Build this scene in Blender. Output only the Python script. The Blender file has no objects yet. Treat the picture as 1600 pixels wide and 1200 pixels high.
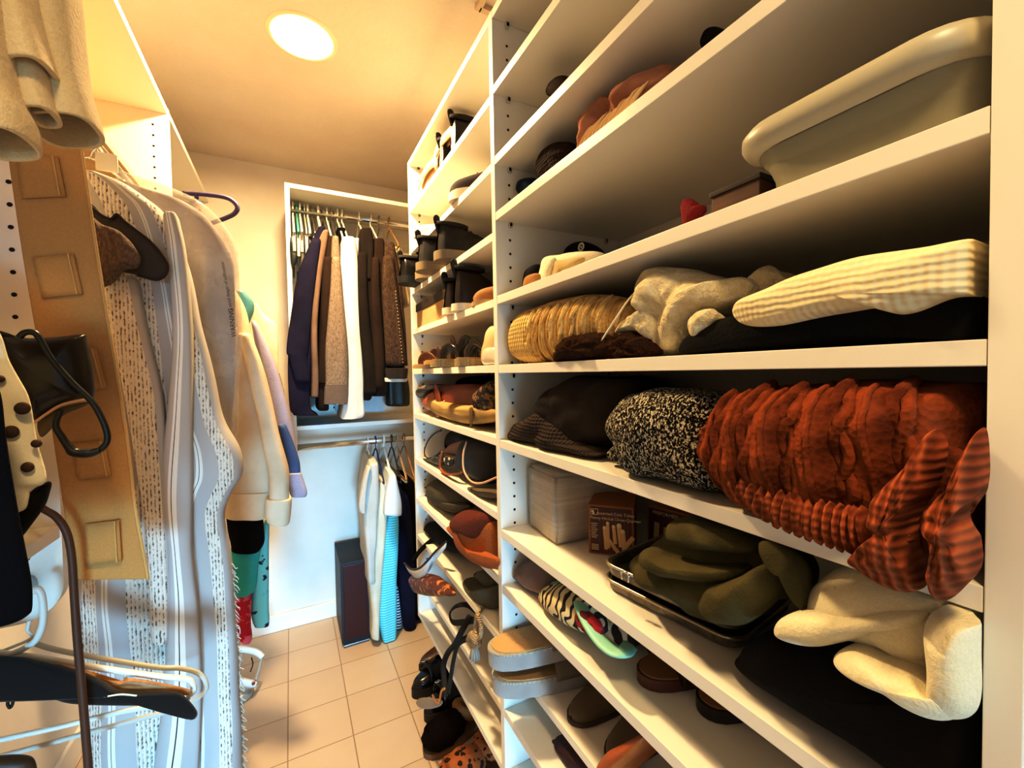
import bpy, bmesh, math, random
from mathutils import Vector, Matrix, noise
PI=math.pi
random.seed(7)
C=bpy.context.scene.collection
CH=1.285
# ---- camera geometry (solved from the photo) ----
CR=Vector((0.8842793,-0.46665101,-0.01693949)); CU=Vector((0.02789908,0.0165863,0.99947313)); CF=Vector((0.46612418,0.884286,-0.02768606)); FPX=656.24
def W(u,v,x=None,y=None,z=None):
    """world point on a given plane seen at photo coordinate u,v (1600x1200)"""
    d=CF+CR*((u-800)/FPX)-CU*((v-600)/FPX)
    if x is not None: t=x/d.x
    elif y is not None: t=y/d.y
    else: t=(z-CH)/d.z
    return Vector((0,0,CH))+d*t
# ---- key planes ----
XR=0.4296; XW=0.804; YN=0.0855; YM=0.8837; YF=1.6471; T=0.019
XL=-0.3104; XLW=-0.684; YB=2.411; ZC=2.324; YL1=0.8697; YL2=1.6479
# ================= materials =================
def lin(h):
    if isinstance(h,str):
        h=h.lstrip('#'); c=[int(h[i:i+2],16)/255 for i in (0,2,4)]
    else: c=list(h)
    return tuple((x/12.92 if x<=.04045 else ((x+.055)/1.055)**2.4) for x in c)+(1,)
_m={}
def M(name,c,rough=.8,kind='plain',c2=None,scale=40.,bump=.15,axis='Z',metal=0.,fac=.5,**kw):
    key=name
    if key in _m: return _m[key]
    m=bpy.data.materials.new(name); m.use_nodes=True; nt=m.node_tree; N=nt.nodes; L=nt.links
    b=N['Principled BSDF']; b.inputs['Roughness'].default_value=rough; b.inputs['Metallic'].default_value=metal
    if 'spec' in kw: b.inputs['Specular IOR Level'].default_value=kw['spec']
    if 'sheen' in kw: b.inputs['Sheen Weight'].default_value=kw['sheen']
    A=lin(c); Bc=lin(c2) if c2 else tuple(x*.72 for x in A[:3])+(1,)
    tc=N.new('ShaderNodeTexCoord'); mp=N.new('ShaderNodeMapping'); L.new(tc.outputs['Object'],mp.inputs[0])
    if 'rot' in kw: mp.inputs['Rotation'].default_value=kw['rot']
    if 'stretch' in kw: mp.inputs['Scale'].default_value=kw['stretch']
    vec=mp.outputs[0]
    def noise_(s,d=2.,r=.55):
        n=N.new('ShaderNodeTexNoise'); n.inputs['Scale'].default_value=s; n.inputs['Detail'].default_value=d; n.inputs['Roughness'].default_value=r; L.new(vec,n.inputs['Vector']); return n.outputs['Fac']
    def ramp(src,p0,p1,ca,cb,interp='LINEAR'):
        r=N.new('ShaderNodeValToRGB'); r.color_ramp.elements[0].position=p0; r.color_ramp.elements[1].position=p1
        r.color_ramp.elements[0].color=ca; r.color_ramp.elements[1].color=cb; r.color_ramp.interpolation=interp; L.new(src,r.inputs[0]); return r.outputs[0]
    def wave(s,ax,dist=0.,prof='SIN',typ='BANDS'):
        w=N.new('ShaderNodeTexWave'); w.wave_type=typ; w.wave_profile=prof
        if typ=='BANDS': w.bands_direction=ax
        w.inputs['Scale'].default_value=s; w.inputs['Distortion'].default_value=dist; w.inputs['Detail'].default_value=1; w.inputs['Detail Scale'].default_value=1.5; L.new(vec,w.inputs['Vector']); return w.outputs['Fac']
    def math_(op,a,b_):
        n=N.new('ShaderNodeMath'); n.operation=op
        for i,x in enumerate((a,b_)):
            if hasattr(x,'links') : L.new(x,n.inputs[i])
            else: n.inputs[i].default_value=x
        return n.outputs[0]
    def mixc(f,a,b_):
        n=N.new('ShaderNodeMix'); n.data_type='RGBA'
        for i,x in ((0,f),(6,a),(7,b_)):
            if hasattr(x,'links'): L.new(x,n.inputs[i])
            else: n.inputs[i].default_value=x
        return n.outputs[2]
    h=None; col=None
    if kind=='plain': col=None
    elif kind=='fabric':
        h=noise_(scale*6,3); col=ramp(noise_(scale*.25,3),.3,.7,Bc,A)
    elif kind=='felt':
        h=noise_(scale*4,4,.7); col=ramp(noise_(scale*kw.get('cs',7),4,.7),.3,.7,Bc,A)
    elif kind=='knit':      # ribbed / knitted rows
        w1=wave(scale,axis,kw.get('dist',.8)); w2=wave(scale*kw.get('cr',1.),{'X':'Z','Y':'Z','Z':'Y'}[axis],.6)
        h=math_('ADD',math_('MULTIPLY',w1,kw.get('k1',.65)),math_('MULTIPLY',w2,kw.get('k2',.5))); col=ramp(h,.05,.75,Bc,A)
    elif kind=='cable':
        w1=wave(scale,axis,.7); wd=wave(scale*1.7,'DIAGONAL',2.5); v=N.new('ShaderNodeTexVoronoi'); v.inputs['Scale'].default_value=scale*22; L.new(vec,v.inputs['Vector'])
        h=math_('ADD',math_('ADD',math_('MULTIPLY',w1,.6),math_('MULTIPLY',wd,.25)),math_('MULTIPLY',v.outputs['Distance'],.22)); col=ramp(h,.12,.72,Bc,A)
    elif kind=='speckle':
        col=ramp(noise_(scale*5,2,.7),fac-.03,fac+.03,A,Bc); h=noise_(scale*4,2)
    elif kind=='heather':
        mp.inputs['Scale'].default_value=kw.get('stretch',(1,1,.35)); col=ramp(noise_(scale*5,3,.75),.36,.64,Bc,A); h=noise_(scale*5,2)
    elif kind=='stripes':
        col=ramp(wave(scale,axis,kw.get('dist',0.)),fac-.05,fac+.05,A,Bc); h=noise_(300,2)
    elif kind=='leopard':
        v=N.new('ShaderNodeTexVoronoi'); v.inputs['Scale'].default_value=scale; L.new(vec,v.inputs['Vector'])
        n=noise_(scale*1.3,2); d=math_('ADD',v.outputs['Distance'],math_('MULTIPLY',n,.35)); r=N.new('ShaderNodeValToRGB'); e=r.color_ramp.elements
        e[0].position=.0; e[0].color=tuple(x*.6 for x in A[:3])+(1,); e[1].position=.34; e[1].color=Bc
        x=e.new(.47); x.color=Bc; x=e.new(.55); x.color=A; L.new(d,r.inputs[0]); col=r.outputs[0]
    elif kind=='patch':   # irregular two-tone print
        col=ramp(noise_(scale,3,.6),fac-.02,fac+.02,A,Bc); h=noise_(scale*12,2)
    elif kind=='tiger':
        col=ramp(wave(scale,axis,9.),fac-.06,fac+.06,Bc,A); h=noise_(scale*10,2)
    elif kind=='wood':
        mp.inputs['Scale'].default_value=kw.get('stretch',(1,1,1)); w=noise_(scale,4,.6); col=ramp(w,.3,.7,Bc,A)
    elif kind=='stucco':
        h=noise_(scale,4,.65); col=ramp(noise_(scale*.05,3),.3,.7,Bc,A)
    if col is not None: L.new(col,b.inputs['Base Color'])
    else: b.inputs['Base Color'].default_value=A
    if h is not None and bump:
        bp=N.new('ShaderNodeBump'); bp.inputs['Strength'].default_value=min(1,bump*2); bp.inputs['Distance'].default_value=kw.get('bd',.003); L.new(h,bp.inputs['Height']); L.new(bp.outputs[0],b.inputs['Normal'])
    if 'emit' in kw:
        b.inputs['Emission Color'].default_value=A; b.inputs['Emission Strength'].default_value=kw['emit']
    if 'trans' in kw: b.inputs['Transmission Weight'].default_value=kw['trans']
    if 'alpha' in kw: b.inputs['Alpha'].default_value=kw['alpha']
    _m[key]=m; return m
# ================= mesh helpers =================
def NB(): return bmesh.new()
def obj(name,bm,mat,parent=None,label=None,smooth=True,sub=0,solid=0.,soff=0.,angle=None):
    me=bpy.data.meshes.new(name)
    bmesh.ops.recalc_face_normals(bm,faces=bm.faces)
    o=bpy.data.objects.new(name,me)
    if parent is not None:
        off=wloc(parent); bmesh.ops.translate(bm,verts=bm.verts,vec=-off); o.parent=parent
    bm.to_mesh(me); bm.free()
    for m in (mat if isinstance(mat,(list,tuple)) else [mat]): me.materials.append(m)
    if smooth: me.polygons.foreach_set('use_smooth',[True]*len(me.polygons))
    C.objects.link(o)
    if solid:
        md=o.modifiers.new('Solidify','SOLIDIFY'); md.thickness=solid; md.offset=soff
    if sub:
        md=o.modifiers.new('Subdivision','SUBSURF'); md.levels=sub; md.render_levels=sub
    if smooth and angle is not None:
        try: me.set_sharp_from_angle(angle=math.radians(angle))
        except Exception: pass
    if label: o['label']=label
    return o
def wloc(o):
    v=Vector((0,0,0))
    while o is not None: v+=o.location; o=o.parent
    return v
def thing(name,label,cat,loc=(0,0,0),group=None):
    o=bpy.data.objects.new(name,None); o.empty_display_size=.02; C.objects.link(o); o.location=loc
    o['label']=label; o['category']=cat
    if group: o['group']=group
    return o
def tag(o,label,cat,group=None):
    o['label']=label; o['category']=cat
    if group: o['group']=group
    return o
def recenter(o):
    """put the origin of a single-mesh thing at its base"""
    vs=o.data.vertices; c=Vector((sum(v.co.x for v in vs)/len(vs),sum(v.co.y for v in vs)/len(vs),min(v.co.z for v in vs)))
    for v in vs: v.co-=c
    o.location=o.location+c; return o
def struct(o): o['kind']='structure'; return o
def dup(root,off=None,label=None,rotz=None):
    r=root.copy(); C.objects.link(r)
    if off is not None: r.location=Vector(root.location)+Vector(off)
    if rotz is not None: r.rotation_euler=(0,0,rotz)
    if label: r['label']=label
    for ch in list(root.children):
        c=ch.copy(); C.objects.link(c); c.parent=r
        for g in list(ch.children):
            d=g.copy(); C.objects.link(d); d.parent=c
    return r
def box(bm,x0,x1,y0,y1,z0,z1,bev=0.,mi=0,M4=None):
    r=bmesh.ops.create_cube(bm,size=1); vs=r['verts']
    for v in vs: v.co=Vector(((x0+x1)/2+v.co.x*(x1-x0),(y0+y1)/2+v.co.y*(y1-y0),(z0+z1)/2+v.co.z*(z1-z0)))
    fs=set(f for v in vs for f in v.link_faces)
    if bev:
        es=list(set(e for v in vs for e in v.link_edges))
        rr=bmesh.ops.bevel(bm,geom=es,offset=bev,segments=2,affect='EDGES',profile=.6)
        fs|=set(rr['faces']); vs=list(set(v for f in fs if f.is_valid for v in f.verts))
    for f in fs:
        if f.is_valid: f.material_index=mi
    if M4 is not None: bmesh.ops.transform(bm,matrix=M4,verts=[v for v in vs if v.is_valid])
    return vs
def cat(pts,n=6,closed=False):
    """Catmull-Rom resample"""
    P=[Vector(p) for p in pts]; out=[]; k=len(P)
    rng=range(k if closed else k-1)
    for i in rng:
        a=P[(i-1)%k] if (closed or i>0) else P[0]*2-P[1]; b=P[i]; c=P[(i+1)%k]; d=P[(i+2)%k] if (closed or i+2<k) else P[-1]*2-P[-2]
        for j in range(n):
            t=j/n; out.append(.5*((2*b)+(c-a)*t+(2*a-5*b+4*c-d)*t*t+(3*b-a-3*c+d)*t**3))
    if not closed: out.append(P[-1].copy())
    return out
def loft(bm,rings,closed=True,cap=(True,True),mi=0,loop=False):
    vr=[[bm.verts.new(p) for p in r] for r in rings]; n=len(vr[0])
    prs=[(i,i+1) for i in range(len(vr)-1)]+([(len(vr)-1,0)] if loop else [])
    for a,b in prs:
        for j in range(n if closed else n-1):
            k=(j+1)%n
            try:
                f=bm.faces.new((vr[a][j],vr[a][k],vr[b][k],vr[b][j])); f.material_index=mi
            except ValueError: pass
    if closed and not loop:
        for e,r in ((0,vr[0]),(1,vr[-1])):
            if cap[e]:
                try: f=bm.faces.new(r if e else r[::-1]); f.material_index=mi
                except ValueError: pass
    return vr
def tube(bm,pts,r,seg=8,closed=False,n=6,flat=None,up=Vector((0,0,1)),mi=0,smooth=True,cap=True):
    """swept tube; r number or list; flat=(a,b) elliptical factors"""
    P=cat(pts,n,closed) if smooth else [Vector(p) for p in pts]; k=len(P)
    def rad(i):
        if isinstance(r,(int,float)): return r
        t=i/(k-1)*(len(r)-1); a=int(min(t,len(r)-2)); return r[a]+(r[a+1]-r[a])*(t-a)
    rings=[]; prev=None
    for i,p in enumerate(P):
        if closed: tg=(P[(i+1)%k]-P[i-1])
        else: tg=P[min(i+1,k-1)]-P[max(i-1,0)]
        if tg.length<1e-9: tg=Vector((0,0,1))
        tg.normalize()
        ref=up if prev is None else prev
        a=ref-tg*ref.dot(tg)
        if a.length<1e-4: a=Vector((1,0,0))-tg*tg.x
        if a.length<1e-4: a=Vector((0,1,0))-tg*tg.y
        a.normalize(); prev=a; b=tg.cross(a); R=rad(i); fa,fb=flat or (1,1)
        rings.append([p+(a*math.cos(q)*fa+b*math.sin(q)*fb)*R for q in [2*PI*j/seg for j in range(seg)]])
    return loft(bm,rings,True,(cap,cap),mi,loop=closed)
def nz(p,f,seed=0.): return noise.noise(Vector((p[0]*f+seed,p[1]*f+seed*1.7,p[2]*f-seed)))
def blob(bm,c,r,amp=0.,freq=12.,seed=0.,su=28,sv=18,e=1.,flatz=None,M3=None,mi=0,fn=None):
    """noisy superellipsoid; flatz clamps the underside to rest on a shelf"""
    c=Vector(c); rings=[]
    sp=lambda x,p:math.copysign(abs(x)**p,x)
    for i in range(sv+1):
        ph=-PI/2+PI*i/sv; ring=[]
        for j in range(su):
            th=2*PI*j/su
            d=Vector((sp(math.cos(ph),e)*sp(math.cos(th),e),sp(math.cos(ph),e)*sp(math.sin(th),e),sp(math.sin(ph),e)))
            p=Vector((d.x*r[0],d.y*r[1],d.z*r[2]))
            if fn: p=fn(p,d)
            if amp: p+=Vector((d.x,d.y,d.z))*amp*(nz(p+c,freq,seed)+.5*nz(p+c,freq*2.1,seed+5))
            if M3 is not None: p=M3@p
            p+=c
            if flatz is not None and p.z<flatz: p.z=flatz+ (p.z-flatz)*.02
            ring.append(p)
        rings.append(ring)
    # poles
    vr=[[bm.verts.new(p) for p in q] for q in rings[1:-1]]
    b=bm.verts.new(rings[0][0]); t=bm.verts.new(rings[-1][0]); n=su
    for a in range(len(vr)-1):
        for j in range(n):
            f=bm.faces.new((vr[a][j],vr[a][(j+1)%n],vr[a+1][(j+1)%n],vr[a+1][j])); f.material_index=mi
    for j in range(n):
        f=bm.faces.new((b,vr[0][(j+1)%n],vr[0][j])); f.material_index=mi
        f=bm.faces.new((t,vr[-1][j],vr[-1][(j+1)%n])); f.material_index=mi
def grid(bm,nu,nv,fn,mi=0,closeu=False):
    vs=[[bm.verts.new(fn(i/nu,j/nv)) for j in range(nv+1)] for i in range(nu+(0 if closeu else 1))]
    k=len(vs)
    for i in range(nu):
        for j in range(nv):
            f=bm.faces.new((vs[i][j],vs[(i+1)%k][j],vs[(i+1)%k][j+1],vs[i][j+1])); f.material_index=mi
    return vs
def bil(a,b,c,d):
    """bilinear patch a(u0v0) b(u1v0) c(u1v1) d(u0v1)"""
    a,b,c,d=map(Vector,(a,b,c,d))
    return lambda u,v:(a*(1-u)+b*u)*(1-v)+(d*(1-u)+c*u)*v
def lathe(bm,c,prof,seg=24,axis='Z',mi=0,cap=(True,True)):
    rings=[]
    for rr,h in prof:
        q=[]
        for j in range(seg):
            t=2*PI*j/seg; a,b=rr*math.cos(t),rr*math.sin(t)
            q.append(Vector(c)+(Vector((a,b,h)) if axis=='Z' else Vector((a,h,b)) if axis=='Y' else Vector((h,a,b))))
        rings.append(q)
    loft(bm,rings,True,cap,mi)
def disc(bm,c,r,nrm='Y',seg=10,mi=0):
    q=[]
    for j in range(seg):
        t=2*PI*j/seg; a,b=r*math.cos(t),r*math.sin(t)
        q.append(bm.verts.new(Vector(c)+(Vector((a,0,b)) if nrm=='Y' else Vector((0,a,b)) if nrm=='X' else Vector((a,b,0)))))
    f=bm.faces.new(q); f.material_index=mi
def rotm(z=0,x=0,y=0): return Matrix.Rotation(z,3,'Z')@Matrix.Rotation(y,3,'Y')@Matrix.Rotation(x,3,'X')
def text(name,s,size,mat,loc,rot,parent,extr=.0003,ax='CENTER'):
    cu=bpy.data.curves.new(name,'FONT'); cu.body=s; cu.size=size; cu.extrude=extr; cu.align_x=ax; cu.align_y='CENTER'
    o=bpy.data.objects.new(name,cu); C.objects.link(o); cu.materials.append(mat)
    dg=bpy.context.evaluated_depsgraph_get(); dg.update()
    me=bpy.data.meshes.new_from_object(o.evaluated_get(dg)); bpy.data.objects.remove(o)
    o=bpy.data.objects.new(name,me); C.objects.link(o); 
    o.parent=parent; o.location=Vector(loc)-(wloc(parent) if parent else Vector((0,0,0))); o.rotation_euler=rot
    return o
# ================= generators =================
BAY=None
def bclamp(r,zmin):
    if r.x>XW-.003: r.x=XW-.003
    if r.x<XR-.0015:
        if zmin is not None and r.x>XR-.07:
            up=[q for q in (near if BAY=='near' else far).values() if q>zmin-.001]
            if up and r.z>min(up)-.002: r.z=min(up)-.002
        return
    lo,hi=(YN+T+.010,YM-.002) if BAY=='near' else (YM+T+.002,YF-.002)
    r.y=min(max(r.y,lo),hi)
    if zmin is not None:
        up=[q for q in (near if BAY=='near' else far).values() if q>zmin-.001]
        if up and r.z>min(up)-.002: r.z=min(up)-.002

def puff(outline,ax='x',val=.47,front=.05,back=.08,n=56,K=7,amp=.004,freq=14.,seed=0.,zmin=None,flat=.55,folds=0.,fk=40.,fdir=(0,1,1),bm=None,mi=0,mx=None,sharp=False,ridge=False,fw=1.):
    """soft solid whose silhouette follows an outline lying on a plane; bulges to both sides"""
    own=bm is None
    if own: bm=NB()
    P=[]
    for q in outline:
        if isinstance(q,Vector): P.append(q.copy()); continue
        vv=q[2] if len(q)>2 else val
        P.append(W(q[0],q[1],**{ax:vv}))
    if zmin is not None:
        for p in P:
            if p.z<zmin: p.z=zmin
    m=max(2,n//len(P)) ; Q=cat(P,m,True)
    c=sum(Q,Vector())/len(Q)
    if zmin is not None: zmin+=.0008
    nrm={'x':Vector((-1,0,0)),'y':Vector((0,-1,0)),'z':Vector((0,0,1))}[ax]
    fd=Vector(fdir)
    def ringf(s,side):
        d=(front if side>0 else -back)*(max(0,1-s**2.6))**flat
        out=[]
        for p in Q:
            r=c+(p-c)*s+nrm*d
            if amp: r=r+nrm*amp*(nz(r,freq,seed)+.6*nz(r,freq*2.3,seed+3))*(1 if s<1 else .3)+((p-c).normalized()*amp*.5*nz(r,freq*1.5,seed+9))
            if folds: r=r+nrm*(folds*(2*abs(math.sin(.5*fk*r.dot(fd)+fw*nz(r,6,seed)))**.7-1 if ridge else math.sin(fk*r.dot(fd)+3*nz(r,6,seed))))*(1-s**4)
            if zmin is not None and r.z<zmin: r.z=zmin
            if ax=='x' and BAY: bclamp(r,zmin)
            out.append(r)
        return out
    ss=[math.cos(PI/2*i/K) for i in range(K+1)]; ss[-1]=.06   # 1 -> 0
    rings=[ringf(s,1) for s in ss[::-1]]+[ringf(s,-1) for s in ss[1:]]
    loft(bm,rings,True,(True,True),mi)
    return bm
def cables(bm,cols,zlo,zhi,slant=0.,step=.0045,x0=.25):
    """raised cable-knit ropes and ribs laid on the front of a soft solid"""
    from mathutils.bvhtree import BVHTree
    bmesh.ops.recalc_face_normals(bm,faces=bm.faces); bm.normal_update(); T_=BVHTree.FromBMesh(bm); z1=(zlo+zhi)/2
    for y0,kind,r in cols:
        P=[]; z=zhi
        while z>zlo:
            y=y0+slant*(z-z1); h=T_.ray_cast(Vector((x0,y,z)),Vector((1,0,0)))
            if h[0] is not None and abs(h[1].x)>.12: P.append((h[0].copy(),h[1].copy() if h[1].x<0 else -h[1]))
            elif len(P)>8: break
            else: P=[]
            z-=step
        if len(P)<8: continue
        for k in range(2 if kind else 1):
            pts=[]
            for i,(p,n) in enumerate(P):
                ph=i*.42+PI*k; o=Vector((0,1,0))*(r*.95*math.sin(ph) if kind else r*.15*math.sin(i*1.6))
                pts.append(p+o+n*(r*.35+(r*.45*math.cos(ph) if kind else 0)))
            tube(bm,pts,r,7,n=1)
def hung(rows,y,df,db,n=28,m=5,fold=.006,fk=60.,seed=0.,e=.75,top=True,bm=None,mi=0,dfn=None,tilt=0.,amp=.0,uv=False,openb=False,ys=None,uvr=(0.,1.)):
    """hanging cloth body: rows (v,uL,uR) seen on plane y; extends df to the front, db to the back"""
    if bm is None: bm=NB()
    R=[a if isinstance(a[0],Vector) else (W(a[1],a[0],y=y),W(a[2],a[0],y=y)) for a in rows]
    A=cat([r[0] for r in R],m); B_=cat([r[1] for r in R],m); k=len(A); rings=[]
    sp=lambda x,p:math.copysign(abs(x)**p,x)
    for i in range(k):
        t=i/(k-1); a,b=A[i],B_[i]; c=(a+b)/2; h=(b-a)/2; ring=[]
        f,bk=(df,db) if dfn is None else (df*dfn(t),db*dfn(t))
        for j in range(n):
            th=2*PI*j/n; cx,sy=sp(math.cos(th),e),sp(math.sin(th),e)
            p=c+h*cx; d=(-f if sy<0 else bk)*abs(sy)
            w=fold*math.sin(fk*p.x+2.5*nz((p.x*2,0,p.z*1.2),2.,seed)+seed)*(.25+.75*t)*abs(sy)**.5
            p=p+Vector((0,d+w+tilt*t+(ys(t) if ys else 0),0))
            if amp: p=p+Vector((1,1,.3))*amp*nz(p,9,seed)
            if p.z<.004: p.z=.004
            if p.y>1.985 and p.x<.026: p.x=.021
            if p.y>2.405: p.y=2.405
            ring.append(p)
        rings.append(ring)
    vr=loft(bm,rings,True,(top,not openb),mi)
    if uv:
        ul=bm.loops.layers.uv.verify(); key={}
        for i,rw in enumerate(vr):
            for j,vt in enumerate(rw): key[vt]=(uvr[0]+(uvr[1]-uvr[0])*(.5+.5*math.cos(2*PI*j/n)),i/(k-1))
        for f_ in bm.faces:
            for lp in f_.loops: lp[ul].uv=key.get(lp.vert,(0,0))
    return bm
def hanger(name,label,mat,top,hw=.2,axis='x',drop=.1,group=None,r=.0032,hook=True,flat=None,bar=True,catg='hanger',hmat=None):
    """clothes hanger; top = point on the rod crown"""
    t=thing(name,label,catg,top,group)
    T_=Vector(top); ex=Vector((1,0,0)) if axis=='x' else Vector((0,1,0))
    up=Vector((0,0,1))
    bm=NB(); hk=[(-.016,-.022),(-.019,-.005),(-.009,.0105),(.009,.0105),(.019,-.003),(.016,-.021),(.005,-.038),(0,-.054)]
    tube(bm,[T_+ex*a+up*b for a,b in hk],r*.8,6,n=3); obj('hook',bm,hmat or mat,t)
    bm=NB(); pts=[(0,-.05),(-hw*.45,-.05-drop*.42),(-hw*.92,-.05-drop*.93),(-hw,-.05-drop*1.06),(-hw*.93,-.05-drop*1.15)]
    pts=pts+([(0,-.05-drop*1.15)] if bar else [])+[(-a,b) for a,b in pts[::-1]][:-1]
    tube(bm,[T_+ex*a+up*b for a,b in pts],r,6,n=3,closed=bar,flat=flat); obj('frame',bm,mat,t)
    return t
def shoe(name,label,loc,ang,mats,L=.26,Wd=.09,H=.085,sole=.022,heel=0.,group=None,tab=True,lace=False,open_=True,shaft=0.,toe=1.,cat_='shoe',pitch=0.):
    """footwear lying toe along +x rotated by ang; mats=(upper,sole,lining,tab)"""
    t=thing(name,label,cat_,loc,group); base=Vector(loc)
    RM=Matrix.Rotation(ang,4,'Z')@Matrix.Rotation(pitch,4,'Y')
    up_m,so_m,li_m=mats[:3]; tb=mats[3] if len(mats)>3 else up_m
    hwf=lambda s: Wd/2*(.62+.3*math.sin(PI*min(1,s*1.15))+.12*s)*(1 if s<.8 else math.sqrt(max(.02,1-((s-.8)/.2)**2)))*(1 if s>.08 else math.sqrt(max(.05,1-((.08-s)/.08)**2)))
    st=[0,.02,.05,.1,.18,.28,.4,.52,.64,.74,.83,.9,.95,.985,1.]
    lift=lambda s: heel*(1-min(1,s/.55))**1.2
    fin=lambda bm: bmesh.ops.transform(bm,matrix=Matrix.Translation(base)@RM,verts=bm.verts)
    bm=NB(); rings=[]
    for s in st:
        w=hwf(s)*1.06; x=L*(s-.5)*1.03; z0=0 if s<.35 and heel else lift(s)*0; z1=lift(s)+sole*(1 if s<.9 else 1-.2*(s-.9)/.1)
        rings.append([Vector((x,-w,z0)),Vector((x,w,z0)),Vector((x,w,z1)),Vector((x,-w,z1))])
    loft(bm,rings); fin(bm); obj('sole',bm,so_m,t,angle=40)
    bm=NB(); rings=[]
    hf=lambda s: (H*(1.0 if s<.3 else 1-.62*((s-.3)/.7)**.85)*toe if s<.93 else H*.38*toe*math.sqrt(max(.05,1-((s-.93)/.075)**2))) + (shaft if s<.36 else shaft*max(0,1-(s-.36)/.1))
    for s in st:
        w=hwf(s); x=L*(s-.5); z0=lift(s)+sole*.9; h=hf(s); r=[]
        for j in range(13):
            a=PI*j/12; ww=w*math.cos(a); sh=math.sin(a)**.6
            r.append(Vector((x+ (0.012 if s<.03 else 0)*sh,ww*(1-.22*sh if s<.4 else 1),z0+h*sh)))
        rings.append(r)
    loft(bm,rings,False,(False,False))
    fin(bm); obj('upper',bm,up_m,t,sub=1)
    if open_:
        bm=NB(); c=Vector((-L*.30,0,0)); z=lift(.2)+sole*.9+hf(.2)
        rings=[[Vector((c.x+L*.19*k*math.cos(2*PI*j/16),Wd*.24*k*math.sin(2*PI*j/16),z+dz)) for j in range(16)] for k,dz in ((1.08,-.006),(1.1,.003),(.95,.004),(.8,-.004),(.4,-.012))]
        loft(bm,rings,True,(False,True)); fin(bm); obj('lining',bm,li_m,t)
    if tab:
        bm=NB(); z=lift(0)+sole+hf(0)
        tube(bm,[(-L*.5+.010,0,z-.03),(-L*.5+.001,0,z+.0),(-L*.5+.0,0,z+.013),(-L*.5+.007,0,z+.014),(-L*.5+.010,0,z-.006)],.0028,6,flat=(.5,2.4),up=Vector((0,1,0)),n=3); fin(bm); obj('pull_tab',bm,tb,t)
    if lace:
        bm=NB()
        for k in range(4):
            s=.42+.085*k; x=L*(s-.5); z=lift(s)+sole*.9+hf(s)
            tube(bm,[(x,-Wd*.25,z*.86),(x+.004,0,z+.004),(x,Wd*.25,z*.86)],.003,5,n=3)
        fin(bm); obj('laces',bm,tb,t)
    return t
def sheet(name,rows,mat,parent=None,nu=10,thick=.003,sub=1,m=4,fold=0.,fk=50,seed=0,nrm=Vector((0,-1,0)),label=None):
    """cloth sheet from rows of 3d points"""
    R=[cat(r,nu) for r in rows]; bm=NB(); k=len(R[0])
    cols=[cat([r[j] for r in R],m) for j in range(k)]
    if fold:
        for j,cn in enumerate(cols):
            for i,p in enumerate(cn):
                cn[i]=p+nrm*fold*math.sin(fk*j/k+2*nz((j*.2,i*.05,0),1.,seed))
    loft(bm,cols,False,(False,False)); return obj(name,bm,mat,parent,label=label,sub=sub,solid=thick)
def soft(name,label,cat_,mat,outline,group=None,sub=1,parts=(),cab=None,**kw):
    """one soft thing made of a body (+ child parts given as (name, mat, outline, kw))"""
    bm=puff(outline,**kw)
    if cab:
        ya,yb=min(v.co.y for v in bm.verts),max(v.co.y for v in bm.verts); za,zb=min(v.co.z for v in bm.verts),max(v.co.z for v in bm.verts); sp,r1,r2,sl=cab
        cables(bm,[(ya+.02+sp*q,q%2==0,r1 if q%2==0 else r2) for q in range(int((yb-ya-.03)/sp))],za+.005,zb-.02,sl); sub=0
    if not parts:
        o=obj(name,bm,mat,sub=sub); recenter(o); return tag(o,label,cat_,group)
    mn=min(v.co.z for v in bm.verts); c=sum((v.co for v in bm.verts),Vector())/len(bm.verts)
    t=thing(name,label,cat_,(c.x,c.y,mn),group); obj('body',bm,mat,t,sub=sub)
    for q in parts: obj(q[0],puff(q[2],**q[3]),q[1],t,sub=sub)
    return t

def sandal(label,loc,ang,msole,mstrap,L=.25,Wd=.09,th=.018,wedge=0.,straps=((.2,.05),),group=None,cat_='sandal',insole=None,pitch=0.):
    """open sandal: toe along +x"""
    t=thing('sandal',label,cat_,loc,group); base=Vector(loc); RM=Matrix.Translation(base)@Matrix.Rotation(ang,4,'Z')@Matrix.Rotation(pitch,4,'Y')
    st=[0,.012,.04,.09,.2,.35,.5,.65,.8,.9,.96,.99,1]; hw=lambda s:Wd/2*(.78+.22*math.sin(PI*min(1,s*1.05)))*math.sqrt(max(.01,1-abs(2*s-1)**6))
    lf=lambda s:wedge*max(0,1-s/.6)
    for nm,a,b,m in (('sole',0,th,msole),('insole',th,th+.003,insole or msole)):
        bm=NB(); rg=[]
        for s in st:
            w=hw(s)*(1 if nm=='sole' else .94); x=L*(s-.5)*(1 if nm=='sole' else .95); za=(0 if nm=='sole' else lf(s)+a); rg.append([Vector((x,-w,za)),Vector((x,w,za)),Vector((x,w,lf(s)+b)),Vector((x,-w,lf(s)+b))])
        loft(bm,rg); bmesh.ops.transform(bm,matrix=RM,verts=bm.verts); obj(nm,bm,m,t,angle=40)
    for s0,hgt in straps:
        bm=NB(); s=.5+s0; w=hw(s); x=L*s0; z0=lf(s)+th
        tube(bm,[(x,-w,z0-.006),(x+.003,-w*.9,z0+hgt*.55),(x+.006,0,z0+hgt),(x+.003,w*.9,z0+hgt*.55),(x,w,z0-.006)],.013,8,flat=(.22,1.2),n=4,up=Vector((0,0,1))); bmesh.ops.transform(bm,matrix=RM,verts=bm.verts); obj('strap',bm,mstrap,t)
    return t
LAMP_W=24; LAMP2_W=7; DAY_W=7; HALL_W=4; EXPO=0.5; GAM=1.0; LOOK='None'
LAMP_C=(1,.75,.42); DAY_C=(.27,.64,1)
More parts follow.
